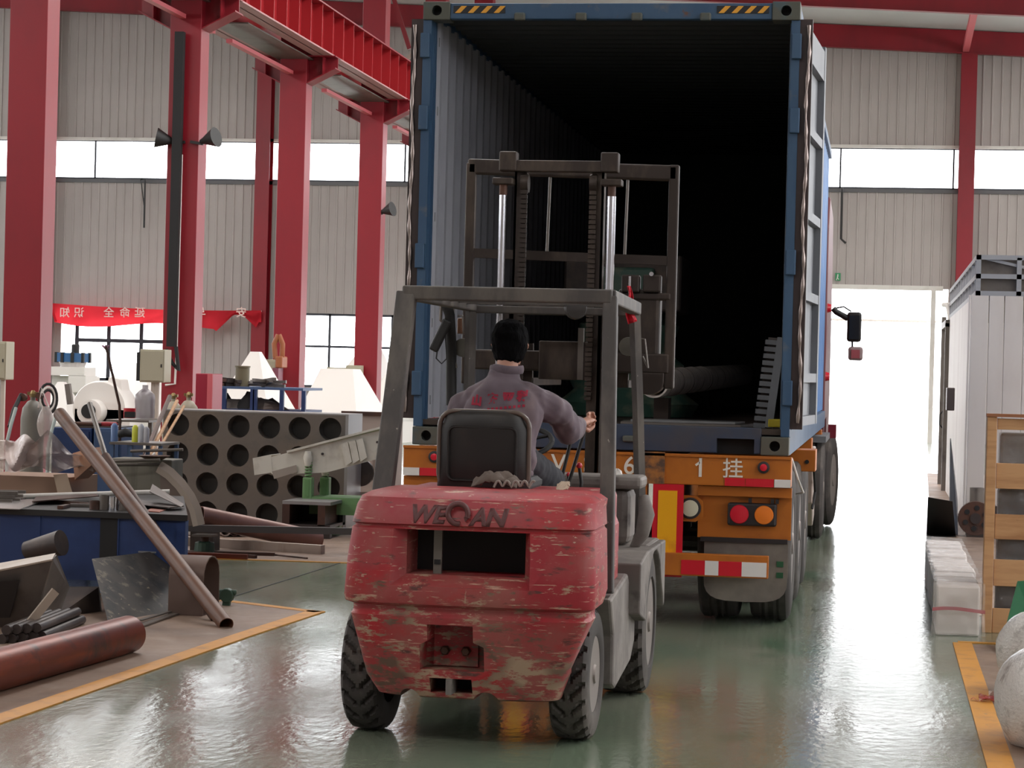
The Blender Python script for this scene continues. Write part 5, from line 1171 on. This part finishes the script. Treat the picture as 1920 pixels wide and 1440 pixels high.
# white board and curved strip left of it
CS = 17.1
t = T_('curved_strip', 'pale curved steel strip rising over a brown board left of the drilled plate', 'steel strip', 340, 980, 17.2)
arc = [D(*q_, 17.2) for q_ in [(298, 875), (318, 888), (338, 908), (355, 932), (366, 955), (373, 985)]]
B().tube(arc, [(.022, .05)]*6, 4).build('strip', mat('pale primer steel', (178, 160, 148), .5), t, smooth=30)
B().loft([[p+V((0, .03, 0)) for p in [D(300, 990, 17.2), *arc]], [p+V((0, .045, 0)) for p in [D(300, 990, 17.2), *arc]]]).build('board', mat('brown primer board', (120, 102, 94), .6), t)
# big pipe lying behind
a = D(374, 968, 18.6); c = D(597, 1014, 19.4)
t = thing('steel_pipe', 'large rusty pipe lying behind the steel rail, open end towards the forklift', 'pipe', c); B().pipe(a, c, .088, .01, 32).build('pipe_shell', mat('pinkish rust pipe', (124, 88, 78), .45, .3, layers=[((140, 100, 88), (3, 3, 3), .45, .65)]), t, smooth=60)
t = T_('pipe_support', 'short steel saddle carrying the rusty pipe', 'support', 380, 1000, 18.6); p = D(385, 990, 18.65); B().box(p.x-.1, p.x+.1, 18.55, 18.75, 0, a.z-.085).build('saddle', m_darksteel, t)
# long dark rail on a green stand
t = T_('steel_rail', 'long grey steel rail running across behind the forklift, on a green jack', 'rail', 500, 995, 18.3)
B().bar(D(350, 990, 18.3), D(700, 997, 18.3), .06, .055).build('rail', mat('dull grey steel', (84, 78, 78), .5, .3), t)
t = T_('jack_stand', 'rusty post jack with green foot holding the long grey rail', 'stand', 386, 1040, 18.2); p = D(384, 1003, 18.3); g = V((p.x, 18.3, 0))
B().lathe([(.035, 0), (.035, p.z)], g, (0, 0, 1), 14).build('post', m_rust, t); B().box(p.x-.09, p.x+.09, 18.22, 18.38, p.z-.01, p.z+.005).build('head_plate', m_greysteel, t)
B().lathe([(.09, 0), (.08, .1), (.05, .11)], g, (0, 0, 1), 16).build('foot', mat('green cast iron', (52, 74, 60)), t)
# beams and bars on the floor beyond the green strip
bl = ['long rusty channel beam on the floor behind the green strip', 'thin rusty bar in front of the long channel beam', 'second thin rusty bar nearest the yellow line', 'short red-brown tube on the floor under the rail']
for k, (a_, c_, w1_, h1_) in enumerate([((330, 1022), (605, 1040), .07, .08), ((330, 1038), (515, 1043), .05, .03), ((350, 1040), (480, 1048), .04, .03), ((330, 1045), (464, 1050), .045, .045)]):
    p = G(*a_)+V((0, 0, h1_/2)); q = G(*c_)+V((0, 0, h1_/2)); t = thing('steel_beam', bl[k], 'steel bar', q, 'steel bars on the floor behind the green strip'); B().bar(p, q, w1_, h1_).build('beam', [m_beige, m_rust, m_rust, m_brownpipe][k], t)
t = T_('thin_rod', 'thin rod lying askew near the end of the floor beams', 'rod', 540, 1045, 18.6); B().tube([G(500, 1041)+V((0, 0, .01)), G(576, 1049)+V((0, 0, .01))], .008, 6).build('rod', m_rust, t)
for k, px in enumerate((352, 405, 422, 438)):
    p = G(px, 1012)+V((0, .3, .06)); t = thing('pipe_end', ['pale', 'brown', 'dark', 'tan'][k]+' tube end in the scrap pile under the grey rail', 'pipe', p, 'tube ends under the grey rail'); B().pipe(p, p+V((-.25, .5, 0)) if k else p+V((-.5, .1, 0)), .05, .01, 16).build('tube', [m_white, m_beige, m_rust, m_beige][k], t, smooth=60)
# open steel box frame
YF = 20.4
t = T_('box_frame', 'open dark steel box frame standing before the drilled plate', 'frame', 590, 1005, YF)
p0 = D(528, 1000, YF); p1 = D(620, 942, YF); f_ = .04; zf = p1.z
B().box(p0.x, p1.x, YF, YF+.6, zf-.03, zf).build('top_plate', mat('pale edge steel', (150, 146, 144)), t)
for x in (p0.x, p1.x-.12): B().box(x, x+.07, YF, YF+.6, 0.12, zf-.03).build('side_plate', m_rust, t)
B().box(p0.x, p1.x, YF+.5, YF+.6, 0.1, zf-.03).build('back_plate', m_dark, t); B().box(p0.x, p1.x, YF, YF+.6, .10, .13).build('bottom_plate', m_darksteel, t)
for x in (p0.x, p1.x-.07): B().box(x, x+.07, YF, YF+.07, 0, .1).build('foot', m_darksteel, t)
# vibrating conveyor
YV = 20.9
m_vc = mat('conveyor off-white paint', (214, 208, 194), .5, layers=[((172, 162, 148), (3, 3, 3), .5, .7)])
t = T_('vibrating_trough', 'off-white sloping conveyor trough on green spring stands', 'conveyor', 600, 900, YV)
def tr_sheet(name, pts, d=.01, m=m_vc, Y=YV):
    f_ = [D(*p, Y) for p in pts]; return B().loft([f_, [p+V((0, d, 0)) for p in f_]]).build(name, m, t)
tr_sheet('side_plate', [(502, 858), (740, 800), (740, 852), (612, 886), (512, 890), (504, 884)])
tr_sheet('side_plate', [(502, 858), (740, 800), (740, 850), (612, 884), (512, 888), (504, 882)], Y=YV+.36)
B().bar(D(548, 846, YV+.16), D(745, 795, YV+.16), .40, .02).build('top_flange', m_vc, t)
p0, p1 = D(474, 875, YV), D(505, 868, YV)
b = B()
ring = lambda px, py, h, y0, y1: [D(px, py, YV)+V((0, y0, 0)), D(px, py, YV)+V((0, y1, 0)), D(px+3, py+h, YV)+V((0, y1, 0)), D(px+3, py+h, YV)+V((0, y0, 0))]
b.loft([ring(474, 860, 30, 0, .35), ring(508, 853, 32, 0, .35)], cap=False).build('outlet_duct', m_vc, t, solid=.012)
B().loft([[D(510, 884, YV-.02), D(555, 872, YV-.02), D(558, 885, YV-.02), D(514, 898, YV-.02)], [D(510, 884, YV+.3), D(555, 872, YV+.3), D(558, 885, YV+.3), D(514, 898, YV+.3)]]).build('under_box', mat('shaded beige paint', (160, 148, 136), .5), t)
for px in (640, 654, 668): tr_sheet('rib', [(px, 832-(px-640)*.24), (px+12, 829-(px-640)*.24), (px+20, 866-(px-640)*.3), (px+8, 874-(px-640)*.3)], .02, m_vc, YV-.04)
for px, py in ((605, 851), (708, 829)): B().lathe([(.012, 0), (.012, .02)], D(px, py, YV), (0, -1, 0), 10).build('bolt', m_darksteel, t)
for px, dy in ((579, 0), (611, .38)):
    top = D(px, 862 if dy == 0 else 880, YV+dy); st_ = D(px, 895, YV+dy)
    B().lathe([(.03, 0), (.045, .08), (.03, .14)], top+V((0, -.03, -.06)), (0, 0, 1), 14).build('spring_cap', m_vc, t, smooth=50)
    hx = [V((st_.x+.03*math.cos(k*.7), st_.y-.02+.03*math.sin(k*.7), st_.z+k*.0032)) for k in range(46)]
    B().tube(hx, .008, 6).build('coil_spring', m_lgreen, t, smooth=60)
    B().box(st_.x-.045, st_.x+.045, YV+dy-.06, YV+dy+.04, .32, st_.z).build('green_post', m_lgreen, t, bevel=.008)
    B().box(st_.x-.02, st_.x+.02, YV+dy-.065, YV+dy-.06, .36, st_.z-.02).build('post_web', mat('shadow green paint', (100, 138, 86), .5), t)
q0 = D(583, 942, YV); B().box(q0.x, -3.6, YV-.05, YV+.42, .30, .36).build('green_beam', m_lgreen, t); B().box(q0.x, -3.6, YV-.06, YV+.0, .20, .30).build('green_web', m_lgreen, t)
for x in (q0.x+.2, -4.0): B().box(x, x+.08, YV, YV+.1, 0, .2).build('green_foot', m_lgreen, t)
# beige tank behind conveyor and round flanged frame
t = T_('beige_tank', 'beige open tank behind the conveyor, rust streaks on its rim', 'tank', 680, 830, 24); p0 = D(648, 830, 24); p1 = D(720, 778, 24)
o = B().box(p0.x, p1.x, 24, 25, .1, p1.z).build('tank_wall', m_beige, t, bevel=.01)
B().box(p0.x-.05, p1.x+.03, 23.97, 24.03, p1.z-.01, p1.z+.03).build('rim', m_rust, t); B().box(p0.x+.09, p0.x+.12, 23.98, 24, .2, p1.z).build('rust_seam', m_rust, t); B().box(p0.x, p1.x, 24.1, 24.9, 0, .1).build('skid', m_darksteel, t)
t = T_('flanged_frame', 'pale frame with a round flanged opening under the conveyor beside the forklift', 'frame', 680, 900, 22.6)
B().lathe([(.11, 0), (.14, 0), (.14, .06), (.11, .06)], D(677, 886, 22.6), (0, -1, 0), 28).build('flange_ring', m_darksteel, t, smooth=40)
B().lathe([(.11, 0), (.11, .02), (.0, .02)], D(677, 886, 22.6), (0, -1, 0), 28, cap=False).build('flange_disc', m_beige, t)
for a_, c_ in (((646, 870), (646, 985)), ((704, 850), (704, 940)), ((646, 885), (704, 880)), ((646, 928), (704, 926))): B().bar(D(*a_, 22.6), D(*c_, 22.6), .05, .04, (0, 1, 0)).build('frame_bar', mat('pale primer steel', (178, 160, 148)), t)
# blue rack with junk
YR_ = 27.5
t = T_('blue_rack', 'blue steel rack piled with dark scrap behind the drilled plate', 'rack', 485, 760, YR_)
p0 = D(398, 735, YR_); p1 = D(568, 735, YR_); zt3 = D(485, 726, YR_).z; zs = D(485, 768, YR_).z
B().box(p0.x, p1.x, YR_, YR_+1, zt3-.03, zt3).build('rack_top', m_bluelight, t)
B().box(p0.x, p1.x, YR_, YR_+1, zs-.03, zs).build('rack_shelf', m_blue, t)
for px in (417, 470, 475, 525, 566):
    x = D(px, 740, YR_).x; B().box(x, x+.05, YR_-.02, YR_+.03, 0, zt3-.03).build('rack_leg', m_blue, t)
jl = ['dark curved scrap on the rack shelf, left', 'grey scrap heap in the middle of the rack shelf', 'dark angular casting on the rack shelf', 'cluster of small dark castings on the rack shelf, right']
for k, (px, w1_, h1_) in enumerate([(414, .16, .16), (436, .22, .10), (468, .2, .18), (500, .26, .12)]):
    c_ = D(px, 766, YR_+.2); c_.z = zs; t = thing('scrap_casting', jl[k], 'scrap', c_, 'scrap pieces on the blue rack shelf')
    rings = [[c_+V((w1_*math.cos(a_)*(1.1-i*.22)*(1+.3*math.sin(a_*3+k)), w1_*.6*math.sin(a_)*(1.1-i*.2), i*h1_/3*(1+.25*math.sin(a_*2+k*2)))) for a_ in [j*.5236 for j in range(12)]] for i in range(4)]
    B().loft(rings).build('casting', [m_dark, m_greysteel, m_dark, m_darksteel][k], t)
jl = ['olive cylindrical drum standing on the rack top', 'dark toothed part beside the drum on the rack top', 'low heap of grey rods at the left of the rack top', 'grey hose heap at the right of the rack top']
for k, (px, w1_, h1_, m_) in enumerate([(454, .09, .24, mat('olive drum', (112, 102, 78), .5)), (440, .16, .08, m_darksteel), (412, .2, .1, m_rust), (500, .25, .09, m_greysteel)]):
    c_ = D(px, 726, YR_+.3); c_.z = zt3; t = thing('rack_part', jl[k], 'machine part', c_)
    if k == 0: B().lathe([(w1_, 0), (w1_, h1_), (w1_*1.1, h1_), (w1_*1.1, h1_+.02)], c_, (0, 0, 1), 20).build('drum', m_, t, smooth=40)
    else:
        for j in range(6): dv = V((math.cos(j*1.1+k), math.sin(j*1.1+k), .12*math.sin(j)))*w1_; B().bar(c_-dv+V((0, 0, .02+h1_*j/8)), c_+dv+V((0, 0, .03+h1_*j/7)), .05, .04).build('piece', m_, t)
HY = 36.7
t = T_('chain_hoist', 'rusty orange chain hoist hanging by the third column above the rack', 'hoist', 522, 690, HY)
m_ho = mat('orange rust paint', (150, 84, 48), .5)
pts = [D(*q_, HY) for q_ in [(522, 628), (514, 645), (516, 668), (522, 678), (529, 668), (530, 645), (523, 628)]]
B().tube(pts, .045, 8).build('hook', m_ho, t, smooth=60); B().pb(516, 668, 529, 690, HY-.1, .35).build('hoist_body', m_ho, t, bevel=.02)
B().bar(D(521, 690, HY), D(520, 722, HY), .10, .3).build('lower_block', mat('faded violet red', (120, 60, 76), .5), t)
# white fabricated machines by the windows
m_wf = mat('white fabricated steel', (226, 220, 214), .4)
def frustum(lab, apex, base, Y, dep, nm='white_hopper'):
    """apex/base: (xl, xr, y) in picture measure"""
    t = T_(nm, lab, 'hopper', (base[0]+base[1])/2, base[2], Y)
    a0 = D(apex[0], apex[2], Y); a1 = D(apex[1], apex[2], Y); c0 = D(base[0], base[2], Y); c1 = D(base[1], base[2], Y); ym = Y+dep/2; ah = (a1.x-a0.x)/2
    B().loft([[(c0.x, Y, c0.z), (c1.x, Y, c0.z), (c1.x, Y+dep, c0.z), (c0.x, Y+dep, c0.z)], [(a0.x, ym-ah, a0.z), (a1.x, ym-ah, a0.z), (a1.x, ym+ah, a0.z), (a0.x, ym+ah, a0.z)]]).build('cone', m_wf, t)
    B().box(c0.x-.03, c1.x+.03, Y-.03, Y+dep+.03, c0.z-.06, c0.z).build('flange', m_wf, t); B().box(c0.x, c1.x, Y, Y+dep, .0, c0.z-.06).build('base_box', m_wf, t)
    return t
frustum('tall white pyramid hopper in front of the left window', (198, 240, 679), (160, 286, 775), 40, 2.2)
frustum('white pyramid hopper behind the blue rack between the columns', (443, 460, 658), (398, 502, 770), 33.4, 1.7)
frustum('white hopper with a wide top behind the cream boxes of the fourth column', (578, 640, 690), (560, 668, 772), 36, 2.2)
frustum('tallest white hopper against the right-hand window', (656, 690, 654), (590, 724, 760), 50, 2.5)
frustum('white hopper seen right of the fourth column', (705, 720, 700), (690, 752, 780), 47, 2.0)
frustum('white sloping hopper right of the nearest column', (88, 100, 716), (60, 128, 790), 33, 1.0)
t = T_('blower_housing', 'white snail-shaped blower housing with a round dark outlet', 'blower', 165, 770, 30)
c_ = D(165, 768, 30); B().lathe([(.38, 0), (.40, .05), (.40, .45), (.38, .5)], c_+V((.05, .3, .0)), (0, 1, 0), 40).build('volute', m_wf, t, smooth=40)
B().lathe([(.17, 0), (.17, .35), (.12, .36)], c_+V((.0, .3, -.03)), (.1, -1, 0), 32).build('outlet_cone', m_wf, t, smooth=40); B().lathe([(.10, .0), (.10, .01)], c_+V((.03, -.065, -.02)), (.1, -1, 0), 28).build('outlet_hole', m_dark, t)
B().box(c_.x-.3, c_.x+.5, 30.3, 30.8, 0, c_.z).build('blower_base', m_wf, t)
B().loft([[(c_.x+.1, 30.3, c_.z+.05), (c_.x+.45, 30.3, c_.z-.3), (c_.x+.45, 30.8, c_.z-.3), (c_.x+.1, 30.8, c_.z+.05)], [(c_.x+.15, 30.4, c_.z+.45), (c_.x+.32, 30.4, c_.z+.42), (c_.x+.32, 30.7, c_.z+.42), (c_.x+.15, 30.7, c_.z+.45)]]).build('inlet_chute', m_wf, t)
t = T_('rotary_machine', 'white machine with a blue toothed disc and black motor near the left window', 'machine', 125, 760, 38)
c_ = D(122, 670, 38); B().lathe([(.30, 0), (.30, .16)], c_+V((0, .4, -.08)), (0, 0, 1), 24).build('blue_disc', mat('machine blue', (44, 92, 140), .5), t, smooth=40)
for k in range(10): a_ = k*.6283; B().bar(c_+V((.3*math.cos(a_), .4+.3*math.sin(a_), -.09)), c_+V((.3*math.cos(a_), .4+.3*math.sin(a_), .09)), .05, .05, (0, 1, 0)).build('disc_tooth', m_blackmetal, t)
B().lathe([(.07, .08), (.07, .22), (.05, .24)], c_+V((.04, .4, 0)), (0, 0, 1), 16).build('motor', m_blackmetal, t); B().lathe([(.2, -.2), (.24, -.08)], c_+V((0, .4, 0)), (0, 0, 1), 20).build('collar', m_wf, t)
B().pb(88, 688, 158, 704, 38.1, .6).build('upper_housing', m_wf, t); B().pb(128, 704, 160, 736, 38.1, .6).build('side_housing', m_wf, t)
p0 = D(90, 704, 38.1); p1 = D(158, 704, 38.1); B().box(p0.x, p1.x, 38.3, 38.9, 0, p0.z).build('machine_body', m_wf, t); B().bar(D(127, 720, 29.5), D(132, 758, 29.5), .07, .07).build('grey_pipe', m_greysteel, t)
# ------------------------------------------------------------------ right side
# white panelled booth
BX = .97; BYN, BYF = 24.5, 36.0; bt = 2.52; bt2 = 2.92
m_bp = mat('booth panel white', (196, 188, 184), .45, layers=[((182, 172, 168), (1, 1, .4), .5, .7)])
t = thing('panel_booth', 'white sandwich-panel booth with open steel top frame on the right', 'booth', (BX, BYN, 0))
xs = [D(px, 700, BYN).x for px in (1812, 1817, 1851, 1880, 1916, 1950, 1985, 2020, 2055)]
for a_, c_ in zip(xs, xs[1:]): B().box(a_+.004, c_-.004, BYN, BYN+.05, .02, bt).build('wall_panel', m_bp, t, bevel=.004)
ys = [BYN+.05+k*.96 for k in range(9)]+[BYF-2.6]
for k, (a_, c_) in enumerate(zip(ys, ys[1:])):
    if c_ > a_: B().box(BX-.0, BX+.05, a_+.006, c_-.006, .02, bt).build('wall_panel', m_bp, t, bevel=.004)
m_st2 = mat('booth frame grey', (150, 150, 154), .45, .3)
for z in (bt+.02, bt+.20, bt2): B().box(BX, 3.2, BYN, BYN+.05, z-.025, z+.025).build('top_rail', m_st2, t); B().box(BX, BX+.05, BYN, BYF-2, z-.025-(.0), z+.025).build('top_rail', m_st2, t)
for x in (BX+.0, BX+.42, BX+.95, BX+1.5): B().box(x, x+.05, BYN, BYN+.05, bt, bt2).build('frame_post', m_st2, t)
for k in range(11): y = BYN+.3+k*.9; B().box(BX, BX+.05, y, y+.05, bt, bt2).build('frame_post', m_st2, t)
B().bar((BX+.05, BYN+.03, bt2), (2.6, BYN+.03, bt+.05), .02, .03).build('frame_brace', m_st2, t)
B().box(BX+.05, 3.2, BYN+.08, BYN+.1, bt, bt2).build('back_sheet', m_greysteel, t)
B().box(BX+.06, 3.2, BYN+.1, BYF-2, bt-.05, bt).build('booth_roof', m_greysteel, t)
B().box(BX-.05, BX+.02, BYF-2.2, BYF-2.1, 0, 2.45).box(BX-.05, BX+.02, BYF-.1, BYF, 0, 2.6).box(BX-.05, BX+.02, BYF-2.2, BYF, 2.4, 2.5).build('door_frame', m_greysteel, t)
B().box(BX-.02, BX+.0, BYF-2.1, BYF-1.1, .05, 2.0).build('booth_door', mat('grey glazed door', (140, 140, 140), .3), t); B().tube([(BX-.03, BYF-1.2, .9), (BX-.07, BYF-1.2, .95), (BX-.07, BYF-1.2, 1.1), (BX-.03, BYF-1.2, 1.15)], .012, 6).build('door_handle', m_blackmetal, t)
B().tube([(BX+.03, BYF-2.15, 2.5), (BX-.02, BYF-2.1, 2.72), (BX-.03, BYF-.3, 2.78)], .04, 8).build('awning_tube', m_white, t, smooth=60)
c_ = D(1782, 748, 26); o = B().pb(1775, 727, 1790, 770, 26, .3).build('wall_unit', mat('brown glass unit', (122, 112, 108), .35), t, bevel=.01)
# white plank, black box, discs
t = T_('white_plank', 'pale narrow plank leaning against the booth above the black box', 'plank', 1787, 1005, 22.6)
B().loft([[G(1780, 1003), G(1796, 1003), D(1796, 940, 23.6), D(1783, 822, 24.3), D(1781, 822, 24.3)], [p+V((0, .03, 0)) for p in (G(1780, 1003), G(1796, 1003), D(1796, 940, 23.6), D(1783, 822, 24.3), D(1781, 822, 24.3))]]).build('plank', m_white, t)
t = T_('black_tray', 'black L-shaped steel tray on the floor at the booth corner', 'tray', 1760, 1004, 22.8)
pts_ = [G(1737, 1003), D(1740, 932, 23.2), D(1786, 940, 23.2), G(1792, 1006)]
B().loft([pts_, [p+V((0, .012, 0)) for p in pts_]]).build('tray_back', m_blackmetal, t); B().box(pts_[0].x, pts_[3].x, pts_[0].y-.25, pts_[0].y, 0, .01).build('tray_floor', m_blackmetal, t)
t = T_('drilled_flange', 'brown steel disc with round holes standing behind the crate', 'flange', 1828, 975, 21.5)
fc = D(1829, 972, 23.4); b = B(); b.lathe([(.17, 0), (.175, .02), (.17, .05)], fc, (0, 1, 0), 32); o = b.build('disc', m_rust, t, smooth=40)
for k in range(6): a_ = k*1.047+.4; B().lathe([(.026, 0), (.026, .012)], fc+V((.105*math.cos(a_), -.01, .105*math.sin(a_))), (0, 1, 0), 14).build('hole', m_dark, o)
B().lathe([(.055, -.02), (.05, 0)], fc, (0, 1, 0), 16).build('boss', m_darksteel, o)
t = T_('steel_sleeve', 'short grey steel sleeve standing behind the drilled disc', 'sleeve', 1832, 950, 22.2); p = D(1832, 948, 23.9)
B().lathe([(.075, 0), (.075, .18), (.06, .18), (.06, .05)], p+V((0, .1, 0)), (0, 0, 1), 24).build('sleeve', m_greysteel, t, smooth=40); B().box(p.x-.1, p.x+.2, p.y, p.y+.3, 0, p.z).build('sleeve_block', m_darksteel, t)
# foam slab stack wrapped in film
t = T_('foam_stack', 'row of white foam slabs wrapped in clear film beside the yellow line', 'foam', 1795, 1190, 14.6)
f0 = G(1752, 1190); f1 = G(1840, 1194); fz = .325; n_ = 13; L_ = 4.1
m_fo = mat('white foam', (226, 216, 210), .6)
for k in range(n_):
    y0 = f0.y+k*L_/n_; j = random.uniform(-.008, .008)
    B().box(f0.x+.01+j, f1.x-.01+j, y0+.004, y0+L_/n_-.006, 0, fz+random.uniform(-.012, .008)).build('slab', m_fo, t, bevel=.014)
def film(u, v):
    x = f0.x-.015+u*(f1.x-f0.x+.03); bul = .02*noise.noise(V((u*6, v*6, 2)))
    return V((x+(-.01+.02*u)*(1-v)**3, f0.y-.02-.03*(1-v)*abs(math.sin(u*5+1))+bul, .004+v*(fz+.005)))
B().grid(film, 24, 16).build('film_wrap', mat('foam wrap film', (228, 220, 214), .22, alpha=.3, spec=.8, bump=((16, 16, 16), .8, .02)), t, smooth=60)
def film2(u, v): return V((f0.x-.01+u*(f1.x-f0.x+.02), f0.y+v*L_, fz+.012+.008*math.sin(v*70+u*3)+.006*noise.noise(V((u*5, v*40, 1)))))
B().grid(film2, 12, 110).build('film_wrap', mat('foam wrap film', (228, 220, 214)), t, smooth=60)
def tape(u, v): return V((f0.x-.018+u*(f1.x-f0.x+.036), f0.y-.055+.01*math.sin(u*8), .155+v*.022+.01*math.sin(u*4)))
B().grid(tape, 20, 2).build('red_tape', mat('pink red tape', (188, 90, 100), .3, alpha=.75), t)
# wooden crate
YK = 14.85; kx = D(1846, 990, YK).x; kz = D(1880, 782, YK).z
t = thing('wooden_crate', 'tall pine crate with slatted front and film-wrapped black goods on the right', 'crate', (kx, YK, 0))
B().box(kx, kx+.062, YK, YK+.09, 0, kz).build('post', m_wood, t, bevel=.004); B().box(kx+1.1, kx+1.16, YK, YK+.09, 0, kz).build('post', m_wood, t, bevel=.004)
B().box(kx+.01, kx+.06, YK+.3, YK+.36, 0, kz).build('post', m_wood, t, bevel=.004)
for (y0, y1) in ((1142, 1190), (1050, 1100), (965, 1012), (869, 917), (785, 806)):
    z0 = D(1890, y1, YK).z; z1 = D(1890, y0, YK).z
    B().box(kx+.065, kx+1.1, YK+.02, YK+.045, max(z0, 0), z1).build('slat', m_wood, t, bevel=.003)
    B().box(kx+.02, kx+.05, YK+.09, YK+.3, max(z0, 0), z1).build('slat', m_wood, t, bevel=.003)
B().box(kx-.005, kx+1.17, YK-.01, YK+.1, kz, kz+.02).build('top_board', mat('darker pine', (150, 96, 64), .6), t)
B().box(kx+.06, kx+1.1, YK+.1, YK+.36, .0, .06).build('crate_base', m_wood, t)
for k, (z0, z1, lab) in enumerate(((.07, .30, 'lowest'), (.33, .60, 'second lowest'), (.64, .92, 'upper'), (.96, 1.28, 'topmost'))):
    g = thing('wrapped_goods', lab+' black film-wrapped package inside the pine crate', 'package', (kx+.5, YK+.5, z0), 'wrapped packages in the pine crate')
    B().box(kx+.09, kx+1.05, YK+.14, YK+.34, z0, z1).build('package', m_blackmetal if k < 3 else m_greysteel, g, bevel=.02)
    def fw_(u, v, z0=z0, z1=z1): return V((kx+.08+u*.98, YK+.10+.03*noise.noise(V((u*9, v*4, z0*7))), z0+v*(z1-z0)))
    B().grid(fw_, 26, 8).build('film_wrap', mat('shiny clear film', (200, 196, 196), .12, alpha=.28, spec=1, bump=((14, 10, 14), .9, .03)), g, smooth=60)
# green panel
t = T_('green_panel', 'dark green sheet panel leaning at the right edge in front of the crate', 'panel', 1890, 1230, 13.6)
g0 = G(1872, 1229); u0 = D(1908, 1090, 14.3)
pts_ = [g0, G(1960, 1232), D(1990, 1085, 14.3), u0]
B().loft([pts_, [p+V((.0, .02, 0)) for p in pts_]]).build('panel', mat('green sheet panel', (28, 92, 58), .45), t)
# bubble wrap bags
m_bw = mat('bubble wrap', (230, 224, 218), .25, alpha=.86, spec=.8, layers=[((180, 172, 166), (9, 9, 9), .5, .65)], bump=((70, 70, 70), .7, .01))
t = T_('bubble_wrap_bundle', 'upper bubble-wrap bundle at the lower right edge', 'bubble wrap', 1905, 1270, 12.2)
def blob(cx_, cy_, cz_, rx, ry, rz, sd, b):
    rings = []
    for i in range(17):
        ph = math.pi*(i+.3)/17.6
        rings.append([V((cx_+rx*math.sin(ph)*math.cos(a_), cy_+ry*math.sin(ph)*math.sin(a_), max(.004, cz_+rz*math.cos(ph))))*1.0 for a_ in [k*.2244 for k in range(28)]])
    for r_ in rings:
        for p in r_:
            nn = noise.noise(V((p.x*6+sd, p.y*6, p.z*6))); p.x += nn*.03; p.z = max(.004, p.z+nn*.02)
    return b.loft(rings)
c_ = D(1935, 1290, 12.0); blob(c_.x, 12.0, .22, .19, .25, .21, 1, B()).build('bundle', m_bw, t, smooth=60)
t = T_('bubble_wrap_bundle', 'lower bubble-wrap bundle cut off by the bottom right corner', 'bubble wrap', 1920, 1400, 10.3)
c_ = D(1965, 1400, 10.3); b = B()
blob(c_.x+.03, 10.35, .20, .27, .4, .26, 5, b).build('bundle', m_bw, t, smooth=60)
t = T_('blue_sheet', 'small piece of blue plastic sheet on the upper bubble-wrap bundle', 'sheet', 1905, 1222, 12.4)
B().grid(lambda u, v: D(1880+u*50, 1232-u*14+v*14, 12.0+.1*v)+V((0, 0, .01*math.sin(u*9))), 10, 4).build('sheet', mat('pale blue plastic', (134, 150, 206), .4), t, smooth=60, solid=.004)
# red scraps on the yellow line
t = thing('plastic_scrap', 'crumpled red and clear plastic scrap lying on the yellow line', 'litter', G(1855, 1318))
g = G(1858, 1318)
def scr(u, v): return g+V((-.06+u*.19, -.05+v*.13, .012+.02*abs(math.sin(u*7+v*5))+.012*noise.noise(V((u*9, v*9, 3)))))
B().grid(scr, 16, 12).build('red_film', mat('red film scrap', (170, 60, 66), .25, alpha=.55, spec=.9), t, smooth=30)
B().grid(lambda u, v: g+V((-.01+u*.07, .03+v*.06, .03+.025*math.sin(u*5+v*3))), 8, 6).build('clear_film', m_film, t, smooth=30)
B().grid(lambda u, v: g+V((-.10+u*.08, -.01+v*.025, .012+.01*math.sin(u*9))), 8, 3).build('red_strip', mat('red strip', (196, 60, 60), .35), t)
